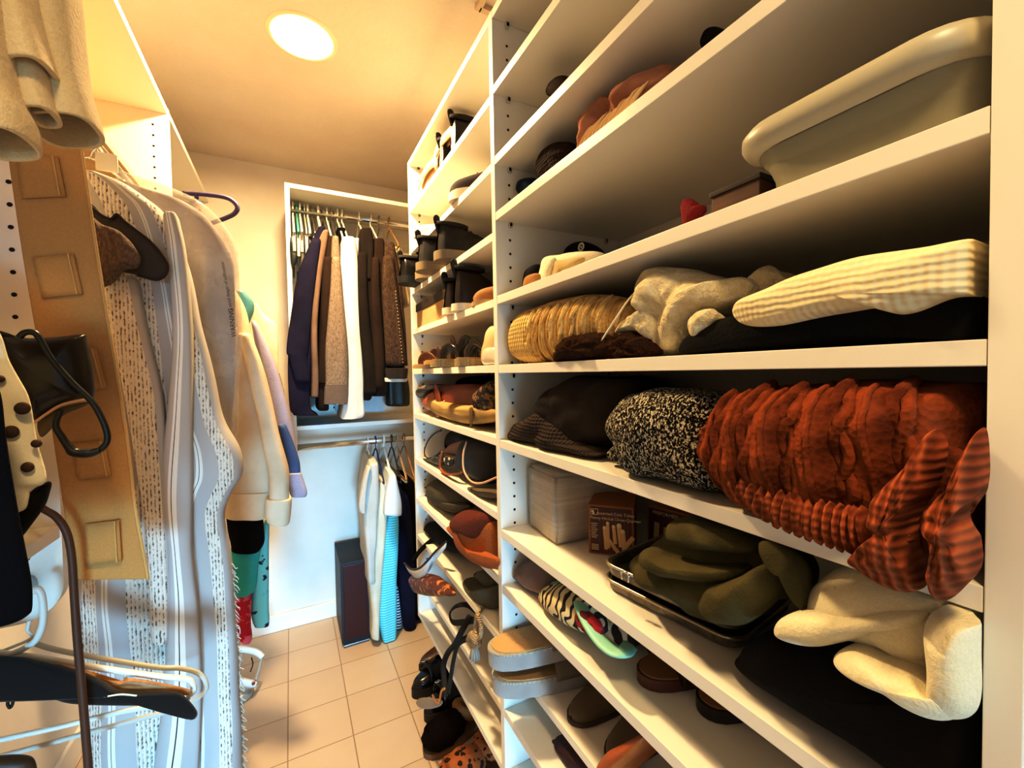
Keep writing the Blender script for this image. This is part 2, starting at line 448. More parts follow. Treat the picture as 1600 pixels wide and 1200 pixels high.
CURVE=[(0,0),(.08,.048),(.25,.22),(.5,.55),(.75,.85),(1,1)]
# ================= materials shared =================
WHITE=M('melamine white','#ece6da',.38,'plain')
WHITEL=M('melamine underside','#e6ddcc',.45,'plain')
HOLE=M('peg hole dark','#1a120c',.9)
CHROME=M('chrome','#d8d8d6',.18,metal=1.)
WALL=M('wall paint','#efe6da',.85,'stucco','#e6dccf',90,.08,bd=.001)
CEIL=M('ceiling texture','#eadfd2',.9,'stucco','#e2d5c6',55,.35,bd=.006)
# floor tiles: procedural brick texture aligned with the grout lines
def tile_mat():
    m=bpy.data.materials.new('floor tile'); m.use_nodes=True; nt=m.node_tree; N=nt.nodes; L=nt.links; b=N['Principled BSDF']
    tc=N.new('ShaderNodeTexCoord'); mp=N.new('ShaderNodeMapping'); mp.inputs['Location'].default_value=(0.0435,-2.1898+.2072*12,0); L.new(tc.outputs['Object'],mp.inputs[0])
    br=N.new('ShaderNodeTexBrick'); br.offset=0; br.squash=1; L.new(mp.outputs[0],br.inputs['Vector'])
    br.inputs['Scale'].default_value=1; br.inputs['Brick Width'].default_value=.2072; br.inputs['Row Height'].default_value=.2072; br.inputs['Mortar Size'].default_value=.0022; br.inputs['Mortar Smooth'].default_value=.3
    br.inputs['Color1'].default_value=lin('#d8c6b4'); br.inputs['Color2'].default_value=lin('#d0bca8'); br.inputs['Mortar'].default_value=lin('#a8927c')
    n=N.new('ShaderNodeTexNoise'); n.inputs['Scale'].default_value=9; n.inputs['Detail'].default_value=4; L.new(tc.outputs['Object'],n.inputs['Vector'])
    mx=N.new('ShaderNodeMix'); mx.data_type='RGBA'; mx.blend_type='MULTIPLY'; mx.inputs[0].default_value=.35; L.new(br.outputs['Color'],mx.inputs[6]); L.new(n.outputs['Color'],mx.inputs[7])
    r=N.new('ShaderNodeValToRGB'); r.color_ramp.elements[0].color=(.75,.72,.7,1); r.color_ramp.elements[1].color=(1,1,1,1); L.new(n.outputs['Fac'],r.inputs[0]); L.new(r.outputs[0],mx.inputs[7])
    L.new(mx.outputs[2],b.inputs['Base Color']); b.inputs['Roughness'].default_value=.42
    bp=N.new('ShaderNodeBump'); bp.inputs['Strength'].default_value=.5; bp.inputs['Distance'].default_value=.002; bp.invert=True; L.new(br.outputs['Fac'],bp.inputs['Height']); L.new(bp.outputs[0],b.inputs['Normal'])
    return m
def plane_box(name,a,mat):
    bm=NB(); box(bm,*a); return struct(obj(name,bm,mat,smooth=False))
YFRONT=-1.35
plane_box('floor',(XLW-.1,XW+.1,YFRONT,YB+.1,-.08,0),tile_mat())
# ceiling with a round recess for the can light
LX,LY,LR=.062,1.458,.088
bm=NB()
n=48; inner=[Vector((LX+LR*math.cos(2*PI*i/n),LY+LR*math.sin(2*PI*i/n),ZC)) for i in range(n)]
def onrect(d):
    x0,x1,y0,y1=XLW-.1,XW+.1,YFRONT,YB+.1; ts=[]
    if d.x>1e-6: ts.append((x1-LX)/d.x)
    if d.x<-1e-6: ts.append((x0-LX)/d.x)
    if d.y>1e-6: ts.append((y1-LY)/d.y)
    if d.y<-1e-6: ts.append((y0-LY)/d.y)
    return min(t for t in ts if t>0)
outer=[]
for i in range(n):
    d=Vector((math.cos(2*PI*i/n),math.sin(2*PI*i/n),0)); t=onrect(d); outer.append(Vector((LX,LY,ZC))+d*t)
corners=[Vector((x,y,ZC)) for x in (XLW-.1,XW+.1) for y in (YFRONT,YB+.1)]
for cpt in corners:
    k=min(range(n),key=lambda i:(outer[i]-cpt).length); outer[k]=cpt
loft(bm,[inner,outer],True,(False,False)); 
loft(bm,[[p+Vector((0,0,.2)) for p in outer],outer],True,(True,False))
struct(obj('ceiling',bm,CEIL,smooth=False))
plane_box('wall_back',(XLW-.1,XW+.1,YB,YB+.1,0,ZC),WALL)
plane_box('wall_right',(XW,XW+.1,YFRONT,YB,0,ZC),WALL)
plane_box('wall_left',(XLW-.1,XLW,YFRONT,YB,0,ZC),WALL)
bm=NB(); box(bm,XLW,XW,YB-.012,YB,0,.085,.003); struct(obj('baseboard_back',bm,M('trim white','#efe9e0',.5),smooth=False))
bm=NB(); box(bm,XLW,XLW+.012,-.4,YB-.012,0,.085,.003); struct(obj('baseboard_left',bm,M('trim white','#efe9e0',.5),smooth=False))
# attic hatch trim at the ceiling edge
bm=NB()
box(bm,.50,.80,1.10,1.118,ZC-.014,ZC-.0005,.002); box(bm,.50,.80,.55,.568,ZC-.014,ZC-.0005,.002); box(bm,.49,.508,.55,1.118,ZC-.014,ZC-.0005,.002)
struct(obj('trim_1',bm,M('hatch trim','#d9c4ac',.6),smooth=False))
# ---- recessed ceiling light ----
t=thing('recessed_ceiling_light','round recessed ceiling can light glowing warm white','ceiling light',(LX,LY,ZC))
bm=NB(); lathe(bm,(LX,LY,ZC),[(LR-.003,.0),(LR-.004,-.004),(LR+.004,-.0055),(LR+.011,-.003),(LR+.012,-.0005)],48,cap=(False,False)); obj('trim_ring',bm,M('light trim','#f2e7c8',.5),t)
bm=NB(); lathe(bm,(LX,LY,ZC),[(LR-.002,.0),(LR-.012,.06),(LR-.03,.09)],48,cap=(False,True)); obj('reflector',bm,M('reflector','#fff4da',.35,emit=2.0),t)
bm=NB(); lathe(bm,(LX,LY,ZC),[(.012,.085),(.03,.06),(.045,.035),(.04,.015),(.02,.006),(.002,.004)],32); obj('bulb',bm,M('bulb','#fff0cc',.3,emit=30.),t)
# ================= lights / world =================
ld=bpy.data.lights.new('can_lamp','AREA'); ld.shape='DISK'; ld.size=.12; ld.energy=LAMP_W; ld.color=LAMP_C; ld.spread=math.radians(175)
lo=bpy.data.objects.new('can_lamp',ld); C.objects.link(lo); lo.location=(LX,LY,ZC-.02)
l2=bpy.data.lights.new('entry_lamp','AREA'); l2.shape='DISK'; l2.size=.2; l2.energy=LAMP2_W; l2.color=LAMP_C; l2.spread=math.radians(125)
o2=bpy.data.objects.new('entry_lamp',l2); C.objects.link(o2); o2.location=(-.02,-.3,ZC-.03)
dl=bpy.data.lights.new('doorway_daylight','AREA'); dl.shape='RECTANGLE'; dl.size=.9; dl.size_y=1.1; dl.spread=math.radians(26); dl.energy=DAY_W; dl.color=DAY_C
do=bpy.data.objects.new('doorway_daylight',dl); C.objects.link(do); do.location=(-.25,-3.6,.42); do.rotation_euler=(math.radians(89),0,math.radians(-3))
da=bpy.data.lights.new('hall_daylight','AREA'); da.shape='RECTANGLE'; da.size=1.0; da.size_y=1.9; da.energy=HALL_W; da.color=(.55,.80,1)
ho=bpy.data.objects.new('hall_daylight',da); C.objects.link(ho); ho.location=(.1,-1.3,1.15); ho.rotation_euler=(math.radians(90),0,0)
w=bpy.data.worlds.new('World'); bpy.context.scene.world=w; w.use_nodes=True
w.node_tree.nodes['Background'].inputs[0].default_value=(.75,.85,1,1); w.node_tree.nodes['Background'].inputs[1].default_value=.12
# ================= camera =================
cd=bpy.data.cameras.new('camera'); cam=bpy.data.objects.new('camera',cd); C.objects.link(cam)
cd.sensor_width=36; cd.lens=36*FPX/1600; cd.clip_start=.02
cam.matrix_world=Matrix(((CR.x,CU.x,-CF.x,0),(CR.y,CU.y,-CF.y,0),(CR.z,CU.z,-CF.z,CH),(0,0,0,1)))
bpy.context.scene.camera=cam
sc=bpy.context.scene
sc.view_settings.view_transform='Standard'; sc.view_settings.look=LOOK; sc.view_settings.exposure=EXPO; sc.view_settings.gamma=GAM
if CURVE:
    sc.view_settings.use_curve_mapping=True; cm=sc.view_settings.curve_mapping; cv=cm.curves[3]
    while len(cv.points)>2: cv.points.remove(cv.points[1])
    cv.points[0].location=CURVE[0]; cv.points[-1].location=CURVE[-1]
    for q in CURVE[1:-1]: cv.points.new(*q)
    cm.update()
# ================= right built-in shelving =================
UB=.31; UT=2.114
unit=thing('built_in_shelving','white built-in wall shelving with two bays of adjustable shelves full of shoes and knitwear','shelving',(.6,1.6,UB))
def panel(name,x0,x1,y0,y1,z0,z1,holes=(),parent=None,mats=None):
    bm=NB(); box(bm,x0,x1,y0,y1,z0,z1,.0008)
    for (hx,hy,z) in holes: disc(bm,(hx,hy,z),.0032,'Y',10,1)
    return obj(name,bm,[WHITE,HOLE],parent,smooth=False)
HB=2.0762   # peg hole datum
def holecol(xs,y,z0,z1,d=HB):
    out=[]; k=0
    z=d-math.floor((d-z0)/.032)*.032
    while z<z1:
        for x in xs: out.append((x,y,z))
        z+=.032
    return out
XI=XR+.0372
panel('side_panel',XR,XW,YM,YM+T,UB,UT,holecol((XI,XW-.05),YM-.0004,UB+.08,UT-.04),unit)
panel('side_panel',XR,XW,YF,YF+T,UB,UT,holecol((XI,XW-.05),YF-.0004,UB+.08,UT-.04),unit)
panel('side_panel',XR,XW,YN,YN+T,UB,UT,holecol((XI,XW-.05),YN+T+.0004,UB+.08,UT-.04),unit)
SS={}; 
def shelf(key,z,y0,y1,x0=XR,par=None,nm='shelf',x1=XW):
    bm=NB(); box(bm,x0+.0005,x1-.001,y0+.0005,y1-.0005,z,z+T,.0009)
    SS[key]=z+T
    s=obj(nm,bm,WHITE,par or unit,smooth=False); return s
def pins(z,y,sgn,par):
    """clear shelf pins under a shelf end"""
    for x in (XI,XW-.05):
        bm=NB(); lathe(bm,(x,y,z-.006),[(.0045,0),(.0045,sgn*.008)],10,'Y'); box(bm,x-.004,x+.004,min(y,y+sgn*.008),max(y,y+sgn*.008),z-.012,z-.0005,.001)
        obj('shelf_pin',bm,M('clear pin','#c9c2b4',.25),par)
near=dict(S0=UT-T,S1=1.925,S2=1.7639,S3=1.6365,S4=1.444,S5=1.2837,S6=1.1083,S7=.8958,S8=.7619,S9=.55,S10=.461,S11=UB)
for k,z in near.items():
    s=shelf(k,z,YN+T,YM,XI if k=='S9' else XR)
    if k in('S0','S1','S2','S3','S4','S5','S6','S7'): pins(z,YM,-1,s); pins(z,YN+T,1,s)
far=dict(L0=UT-T,L1=1.9125,L2=1.7562,L3=1.5956,L4=1.4401,L5=1.2845,L6=1.1102,L7=.9303,L8=.7741,L9=.6281,L10=.389,L11=UB)
for k,z in far.items():
    s=shelf(k,z,YM+T,YF,XI if k=='L10' else XR)
    if k in('L0','L1','L2','L3','L4','L5'): pins(z,YF,-1,s)
# ================= left organiser =================
left=thing('closet_organizer','white wall organizer along the left wall with high shelf and hanging rods','closet organizer',(-.5,1.4,.93))
bm=NB()
def lpanel(y,z0,round_=True):
    # panel with a rounded lower front corner
    R=.05; pts=[Vector((XLW+.001,y,UT)),Vector((XL,y,UT)),Vector((XL,y,z0+R))]
    for i in range(1,9):
        a=i/8*PI/2; pts.append(Vector((XL-R+R*math.cos(a),y,z0+R-R*math.sin(a))))
    pts.append(Vector((XLW+.001,y,z0)))
    bm=NB(); loft(bm,[pts,[p+Vector((0,T,0)) for p in pts]],True,(True,True))
    z=HB-.0155
    d=1.5048 if y<1 else 2.087
    for (hx,hy,zz) in holecol((XL-.0372,XLW+.05),y-.0004,z0+.09,UT-.04,d): disc(bm,(hx,hy,zz),.0032,'Y',10,1)
    return obj('side_panel',bm,[WHITE,HOLE],left,smooth=False)
lpanel(YL1,.93); lpanel(YL2,.93); lpanel(YB-.02,1.25)
for (a,b_) in ((-.35,YL1),(YL1+T,YL2),(YL2+T,YB-.02)):
    shelf('LT',UT-T,a,b_,XLW+.001,left,x1=XL)
WD=M('beech underside','#d8b88e',.6,'wood','#c7a273',14,0,stretch=(1,9,1))
def lshelf(z,a,b_,x1,m):
    bm=NB(); box(bm,XLW+.001,x1,a,b_,z,z+T,.0009); return obj('shelf',bm,m,left,smooth=False)
lshelf(1.845,YL1+T+.0005,YL2-.0005,-.372,WD)
lshelf(1.845,-.3,YL1-.0005,-.372,WD)
lshelf(1.049,-.3,YL1-.0005,XL-.002,WHITE)
def rod(y0,y1,x,z,par,rx=.0075,rz=.015):
    bm=NB(); tube(bm,[(x,y0,z),(x,y1,z)],1,12,flat=(rz,rx),smooth=False); return obj('hanging_rod',bm,CHROME,par)
RXL=-.33
rod(YL1+T,YL2,RXL,1.75,left); rod(-.3,YL1,RXL,1.78,left); rod(YL2+T,YB-.02,RXL,1.66,left); rod(-.3,YL1,-.345,.985,left)
bm=NB(); tube(bm,[(-.40,.40,1.45),(-.40,YL1,1.45)],.006,10,smooth=False); obj('valet_rod',bm,CHROME,left)
# ================= back cabinet =================
YC=2.062
cab=thing('back_closet_cabinet','white open wardrobe frame on the back wall with two hanging rods','wardrobe',(.3,2.3,.93))
bm=NB(); box(bm,0,T,YC,YB-.001,.93,2.117,.0008); obj('side_panel',bm,WHITE,cab,smooth=False)
bm=NB(); box(bm,T,XW-.001,YC,YB-.001,2.098,2.117,.0008); obj('shelf',bm,WHITE,cab,smooth=False)
bm=NB(); box(bm,T,XW-.001,YC,YB-.001,1.046,1.065,.0008); obj('shelf',bm,WHITE,cab,smooth=False)
bm=NB(); box(bm,T,XW-.001,YB-.014,YB-.001,1.065,1.165,.0008); disc(bm,(.43,YB-.0145,1.1),.008,'Y',12,1); disc(bm,(.2,YB-.0145,1.115),.005,'Y',12,1); obj('back_cleat',bm,[WHITE,HOLE],cab,smooth=False)
bm=NB(); box(bm,T,XW-.001,YB-.014,YB-.001,2.0,2.097,.0008); obj('back_cleat',bm,WHITE,cab,smooth=False)
RYB=2.2; RZ1=2.06; RZ2=.95
for z in (RZ1,RZ2):
    bm=NB(); tube(bm,[(T,RYB,z),(XW-.002,RYB,z)],1,12,flat=(.015,.0075),smooth=False); obj('hanging_rod',bm,CHROME,cab)
# ================= near bay: things on the shelves =================
BAY='near'
K=lambda n,c,c2=None,s=40,b=.5,ax='Z',**k: M(n,c,.9,'knit',c2,s,b,ax,spec=.15,**k)
F=lambda n,c,c2=None,s=40,b=.2,**k: M(n,c,.9,'fabric',c2,s,b,spec=.15,**k)
BLACK=F('black cloth','#16130f','#0c0a08'); 
z=SS['S2']
soft('scarf','dark brown scarf end peeking over the edge of the second highest shelf','scarf',F('dark brown cloth','#3a2618'),[(856,150),(860,132),(876,119),(890,122),(894,134),(880,150)],val=.50,front=.02,back=.05,zmin=z)
z=SS['S3']
soft('ball','small dark blue ball of yarn at the left end of the third shelf','yarn ball',K('navy yarn','#22304a',s=60),[(815,305),(816,288),(826,279),(838,279),(846,290),(845,312)],val=.50,front=.03,back=.03,zmin=z)
soft('knit_hat','dark brown knitted hat beside the straw fringe on the third shelf','hat',K('dark brown knit','#3b261c','#1d120c',s=50),[(850,285),(852,250),(866,229),(890,222),(908,238),(915,268),(890,290)],val=.50,front=.04,back=.06,zmin=z,amp=.008,freq=30)
t=soft('fringed_scarf','pale straw fringed scarf with blush pink folds on the third shelf','scarf',F('blush cloth','#c08f72','#9a6a50'),[(910,250),(918,205),(935,168),(958,152),(985,165),(1010,130),(1040,106),(1055,100),(1050,130),(1010,175),(960,215)],val=.50,front=.04,back=.10,zmin=z,amp=.02,freq=26,n=80,K=10,folds=.006,fk=80,parts=())
t2=thing('straw_tassel','bundle of straw coloured tassel cords hanging over the third shelf edge','tassel',W(950,215,x=.44))
for i in range(14):
    bm=NB(); u0=905+6.3*i; v0=232-5.0*i
    tube(bm,[W(u0,v0+2,x=.434),W(u0+4,v0-10,x=.44),W(u0+14+3*random.random(),v0-30+6*random.random(),x=.455),W(u0+26,v0-42+8*random.random(),x=.47)],[.0035,.003,.0025,.0015],5,n=3)
    obj('cord',bm,M('straw','#d9b98a',.8),t2)
soft('pouch','black pouch far along the third shelf near the ceiling','pouch',BLACK,[(1100,80),(1106,58),(1118,46),(1130,44),(1140,55),(1135,75)],val=.5,front=.02,back=.06,zmin=z)
z=SS['S4']
# caps
capW=F('cap white','#e9dfc9','#d8cbb0'); capB=F('cap black','#17171a','#0d0d10')
t=soft('baseball_cap','white baseball cap lying on the fourth shelf with a folded brim','cap',capW,[(846,452),(848,420),(855,402),(880,397),(915,393),(940,396),(938,425),(900,450)],val=.50,front=.03,back=.06,zmin=z,amp=.003,parts=[('strap',F('cap strap','#cdb98e','#b8a276'),[(858,445),(862,410),(885,404),(912,402),(905,416),(880,424),(872,440)],dict(val=.477,front=.012,back=.01,zmin=z,amp=.001)),('brim',capW,[(846,450),(850,425),(858,408),(866,402),(868,412),(862,428),(858,450)],dict(val=.47,front=.01,back=.01,zmin=z,amp=.001))])
t=soft('baseball_cap','black cap with a round white emblem behind the white cap','cap',capB,[(884,420),(886,394),(895,382),(912,377),(928,388),(936,410),(930,425)],val=.63,front=.03,back=.06,zmin=z,amp=.002)
bm=NB(); e=W(908,386,x=.598); tube(bm,[e+Vector((0,.009*math.cos(q),.008*math.sin(q))) for q in [k*PI/6 for k in range(12)]],.0022,6,closed=True,n=2); bm2=bm; box(bm2,e.x-.001,e.x+.001,e.y-.002,e.y+.002,e.z-.003,e.z+.003)
o=obj('emblem',bm2,M('emblem white','#e9e4d4',.6)); o.parent=t; o.location=-wloc(t)
soft('baseball_cap','small black and tan cap standing at the left end of the fourth shelf','cap',capB,[(821,455),(824,426),(834,415),(842,414),(846,430),(843,452)],val=.49,front=.02,back=.04,zmin=z,amp=.002,parts=[('brim',F('cap tan','#b98f5f','#9a7448'),[(821,455),(822,436),(832,428),(843,429),(842,450)],dict(val=.475,front=.014,back=.01,zmin=z,amp=.001))])
# heart
o=soft('felt_heart','small red felt heart standing on the fourth shelf beside a dark box','ornament',M('red felt','#8e1417',.9,'felt','#6d0d10',80,.3),[(1072,364),(1066,334),(1066,316),(1076,309),(1087,314),(1093,321),(1102,321),(1101,331),(1090,344),(1080,364)],val=.50,front=.012,back=.012,zmin=z,amp=.001,n=40)
# dark wooden box
t=thing('keepsake_box','dark brown wooden box with lid on the fourth shelf, left of the plastic bin','box',W(1148,318,x=.5))
a=W(1112,330,x=.47); b=W(1187,300,x=.47); h=W(1112,302,x=.47).z
bm=NB(); box(bm,.47,.56,b.y,a.y,z+.0005,h-.006,.001); obj('body',bm,M('dark box wood','#6b4a31',.5,'wood','#4a3020',30,0,stretch=(1,.2,3)),t,smooth=False)
bm=NB(); box(bm,.468,.562,b.y-.002,a.y+.002,h-.006,h,.001); obj('lid',bm,M('dark lid','#2c1a12',.5),t,smooth=False)
# big plastic bin
t=thing('storage_bin','large grey plastic storage bin with rolled rim on the fourth shelf','storage bin',(.6,.3,z))
PL=M('grey plastic','#938f7b',.45,spec=.4)
yl=W(1186,292,x=.445).y; zr=1.537
def rrect(x0,x1,y0,y1,zz,r,k=6):
    out=[]
    for cx,cy,a0 in ((x1-r,y1-r,0),(x0+r,y1-r,PI/2),(x0+r,y0+r,PI),(x1-r,y0+r,3*PI/2)):
        for i in range(k+1):
            a=a0+PI/2*i/k; out.append(Vector((cx+r*math.cos(a),cy+r*math.sin(a),zz)))
    return out
y0=.108; x1=XW-.02; dz=zr-z
bm=NB(); R_=[]
for (o_,zz,r) in ((.012,.0005,.03),(.002,.006,.035),(0,.028,.035),(-.004,.034,.035),(-.010,dz-.03,.035),(-.010,dz-.028,.035)):
    R_.append(rrect(.447+o_,x1-o_*.3,y0+max(o_,0)*.5,yl-o_,z+zz,r))
inner=[rrect(.447-.006,x1+.002,y0+.001,yl+.006,z+dz-.028,.03),rrect(.452,x1-.005,y0+.006,yl-.005,z+.01,.03)]
loft(bm,R_+inner,True,(True,True)); obj('tub',bm,PL,t,angle=50)
bm=NB(); loft(bm,[rrect(.447-o_,x1+.004,y0-.001+.0,yl+o_,z+zz,.04) for o_,zz in ((.011,dz-.028),(.02,dz-.025),(.0235,dz-.018),(.0235,dz-.009),(.019,dz-.002),(.010,dz),(.006,dz-.006),(.006,dz-.028))],True,(False,False)); obj('rim',bm,M('bin rim','#b9b39e',.4),t)
# ---------------- S5 ----------------
z=SS['S5']
CB=lambda n,c,c2,s,b=.7,ax='Y',**k: M(n,c,.9,'cable',c2,s,b,ax,spec=.1,bd=.006,**k)
soft('knit_hat','golden cream cable-knit hat with ribbed cuff at the left end of the fifth shelf','hat',CB('gold cable knit','#dcbd80','#c09c60',8),[(830,568),(812,540),(820,500),(845,480),(905,463),(962,462),(995,480),(995,520),(965,548),(930,562),(880,567)],val=.50,front=.06,back=.12,zmin=z,amp=.004,n=80,K=14,cab=(.0145,.0036,.002,-.12),parts=[('cuff',M('gold rib','#e2c588',.9,'knit','#c3a063',34,.7,'Y',spec=.1,bd=.005,k2=.2),[(806,556),(800,530),(806,505),(822,486),(850,481),(868,484),(856,515),(850,545),(855,567),(828,567)],dict(val=.472,front=.035,back=.06,zmin=z,amp=.002))])
FUR=M('brown fur','#6b4630',1.,'felt','#2f1a10',60,.9,bd=.012,spec=.05)
soft('fur_cuff','brown fur cuff with rough pile in front of the gold knit hat','fur cuff',FUR,[(873,566),(878,540),(895,525),(935,520),(962,530),(964,552),(935,562),(895,572)],val=.455,front=.035,back=.03,zmin=z,amp=.011,freq=70,n=90,K=10)
soft('fur_cuff','brown fur cuff half hidden under the cream lace cloth','fur cuff',FUR,[(952,560),(960,535),(985,520),(1015,528),(1030,550),(1005,562)],val=.46,front=.03,back=.03,zmin=z,amp=.011,freq=70,n=80,K=10)
LACE=M('cream lace','#ebe0c4',.95,'felt','#cfbf98',28,.9,bd=.006,spec=.1,cs=3)
t=soft('drawstring_bag','cream crocheted drawstring bag crumpled on the fifth shelf','bag',LACE,[(1015,545),(1018,505),(1000,470),(1003,440),(1025,420),(1060,417),(1095,425),(1130,438),(1165,433),(1170,462),(1135,485),(1108,500),(1085,530),(1065,552),(1040,556)],val=.49,front=.05,back=.14,zmin=z,amp=.014,freq=26,n=90,K=9,folds=.008,fk=60,fdir=(0,1,.6),parts=[('flap',LACE,[(963,520),(975,503),(995,488),(1020,480),(1032,500),(1022,530),(1006,520),(985,518)],dict(val=.462,front=.02,back=.03,amp=.008,freq=30)),('roll',LACE,[(1085,530),(1078,508),(1095,488),(1118,482),(1128,496),(1115,512),(1098,530)],dict(val=.455,front=.02,back=.02,amp=.006,freq=40))])
bm=NB(); tube(bm,[W(1004,447,x=.47),W(985,465,x=.455),W(965,494,x=.445),(W(948,520,x=.44)),W(932,545,x=.438)],.0034,6,flat=(.5,1.4)); obj('drawstring',bm,F('tape white','#e8e0cd','#d5cab2'),t)
soft('crochet_shawl','small cream crochet piece behind the cream knit blanket','shawl',LACE,[(1160,470),(1168,444),(1185,428),(1205,421),(1230,434),(1222,460),(1190,480)],val=.53,front=.03,back=.08,zmin=z,amp=.012,freq=30,n=70)
soft('folded_cloth','black folded cloth lying flat under the cream knit blanket','folded cloth',BLACK,[(1058,548),(1070,528),(1100,510),(1150,492),(1260,490),(1400,470),(1543,445),(1545,526),(1450,531),(1300,540),(1150,548),(1075,555)],val=.455,front=.02,back=.2,zmin=z,amp=.003,n=80)
CRK=M('cream stockinette','#e6d9b6',.95,'knit','#e0d2ac',48,.3,'Z',spec=.1,bd=.003,dist=1.8,k1=.45,k2=.28)
soft('knit_blanket','cream chunky knit blanket folded on the black cloth, fifth shelf right','blanket',CRK,[(1144,492),(1150,474),(1180,460),(1250,432),(1350,402),(1450,386),(1543,374),(1546,420),(1540,458),(1490,466),(1440,488),(1410,492),(1395,480),(1300,496),(1220,512),(1165,510)],val=.445,front=.03,back=.2,amp=.005,freq=14,n=110,K=9,flat=.45)
# ---------------- S6 ----------------
z=SS['S6']
soft('knit_scarf','dark brown knitted scarf heap at the left end of the sixth shelf','scarf',K('dark taupe knit','#4a3b30','#1f1711',s=45,b=.9),[(797,682),(806,664),(828,652),(852,641),(878,655),(905,690),(940,712),(905,716),(870,706),(835,694)],val=.475,front=.04,back=.08,zmin=z,amp=.008,freq=25,n=80,folds=.005,fk=70,fdir=(0,.6,1))
soft('folded_sweater','charcoal brown sweater slumped over the dark knitted scarf','sweater',F('charcoal cloth','#3f332b','#2a211b'),[(849,645),(848,628),(860,612),(890,598),(905,588),(960,590),(995,600),(985,650),(965,690),(930,703),(905,695),(880,672)],val=.52,front=.07,back=.12,zmin=z,amp=.012,freq=16,n=80,K=9)
soft('folded_sweater','black sweater behind the charcoal one on the sixth shelf','sweater',BLACK,[(900,640),(905,592),(960,588),(1030,592),(1035,650),(1000,715),(950,716)],val=.69,front=.05,back=.08,zmin=z,amp=.008,n=60)
t=soft('knit_sweater','black and white speckled knit sweater rolled up on the sixth shelf','sweater',M('speckled knit','#17130f',.95,'speckle','#cfc4ac',48,.6,fac=.545,stretch=(1,1.6,1),bd=.006,spec=.1),[(963,662),(975,630),(995,614),(1040,606),(1090,608),(1125,618),(1140,660),(1150,710),(1152,758),(1105,773),(1045,766),(1004,748),(984,718),(972,690)],val=.475,front=.065,back=.15,zmin=z,amp=.012,freq=16,n=84,K=9,parts=())
soft('knit_fringe','little speckled knit fringe lying left of the rolled speckled sweater','fringe',M('speckled knit'+'','#17130f'),[(952,715),(956,700),(968,694),(980,702),(984,722),(968,726)],val=.47,front=.012,back=.015,zmin=z,amp=.005,freq=60)
RU=CB('rust cable','#8c4824','#5e2a14',8.6,.9,'Y'); RR=M('rust rib','#a85e38',.9,'knit','#743a1e',45,.9,'Y',spec=.1,bd=.004,k2=.25)
z0=z
t=thing('knit_sweater','rust orange cable-knit sweater spilling over the sixth shelf edge','sweater',(.5,.3,z))
bm=puff([(1108,700),(1114,665),(1135,630),(1190,604),(1350,596),(1480,598),(1538,620),(1538,780),(1500,830),(1400,838),(1300,830),(1230,805),(1170,770),(1128,735)],val=.47,front=.075,back=.2,zmin=z,amp=.010,freq=14,n=140,K=26,folds=.008,fk=165,fdir=(0,1,-.12),ridge=True,fw=.5)
ya,yb=min(v.co.y for v in bm.verts),max(v.co.y for v in bm.verts)
cables(bm,[(ya+.03+.0185*q,q%2==0,.0052 if q%2==0 else .0028) for q in range(int((yb-ya-.05)/.0185))],z+.01,z+.155,.12)
obj('body',bm,RU,t)
bm=NB(); hem=[W(1106,680,x=.445),W(1122,715,x=.425),W(1160,757,x=.405),W(1210,790,x=.40),W(1270,812,x=.397),W(1330,828,x=.395),W(1378,836,x=.392),W(1400,860,x=.39)]
hp=cat(hem,18); rg=[]
for i,p in enumerate(hp):
    r=(.013+.003*math.sin(i*1.35))*(1 if i<100 else .8); tg=(hp[min(i+1,len(hp)-1)]-hp[max(i-1,0)]).normalized(); a=Vector((0,0,1))-tg*tg.z; a.normalize(); b=tg.cross(a)
    rg.append([p+(a*math.cos(q)*1.3+b*math.sin(q)*.8)*r for q in [2*PI*j/10 for j in range(10)]])
loft(bm,rg); obj('ribbed_hem',bm,RR,t)
def ruffle(ol,x,seed):
    return obj('ruffled_cuff',puff(ol,val=x,front=.035,back=.012,amp=.004,freq=30,seed=seed,n=100,K=10,folds=.004,fk=420,fdir=(0,.25,1),ridge=True),RR,t,sub=1)
ruffle([(1448,705),(1462,668),(1480,690),(1475,740),(1440,800),(1438,850),(1450,905),(1430,922),(1385,914),(1350,895),(1332,880),(1350,860),(1385,842),(1370,812),(1378,772),(1410,735)],.402,1.)
ruffle([(1520,690),(1542,672),(1543,760),(1515,785),(1528,830),(1534,885),(1510,915),(1478,938),(1462,912),(1472,870),(1455,820),(1458,785),(1500,750)],.398,4.)
obj('inner_fold',puff([(1440,720),(1500,700),(1530,760),(1490,800),(1480,900),(1440,905),(1430,850)],val=.415,front=.01,back=.01,amp=.002,n=50),RU,t,sub=1)
# ---------------- S7 ----------------
z=SS['S7']
a=W(818,816,z=z)-Vector((0,.028,0)); b=W(865,851,z=z)-Vector((0,.010,0)); d=(b-a); nrm=Vector((-d.y,d.x,0)); 
if nrm.x<0: nrm=-nrm
top=W(866,744,x=b.x).z
nrm=nrm.normalized()*.19
b=a+(b-a)*.93
def pbox(bm,a,d,nn,z0,z1,bev=.004):
    vs=[bm.verts.new(p) for p in (a,a+d,a+d+nn,a+nn)]+[bm.verts.new(p+Vector((0,0,z1-z0))) for p in (a,a+d,a+d+nn,a+nn)]
    for q in ((0,1,2,3),(4,5,6,7),(0,1,5,4),(1,2,6,5),(2,3,7,6),(3,0,4,7)): bm.faces.new([vs[i] for i in q])
    if bev: bmesh.ops.bevel(bm,geom=bm.edges[:],offset=bev,segments=2,affect='EDGES')
d=Vector((d.x,d.y,0))
t=thing('wrapped_stack','stack of pale napkins sealed in clear crinkled plastic wrap','wrapped pack',(a+d*.5+nrm*.5))
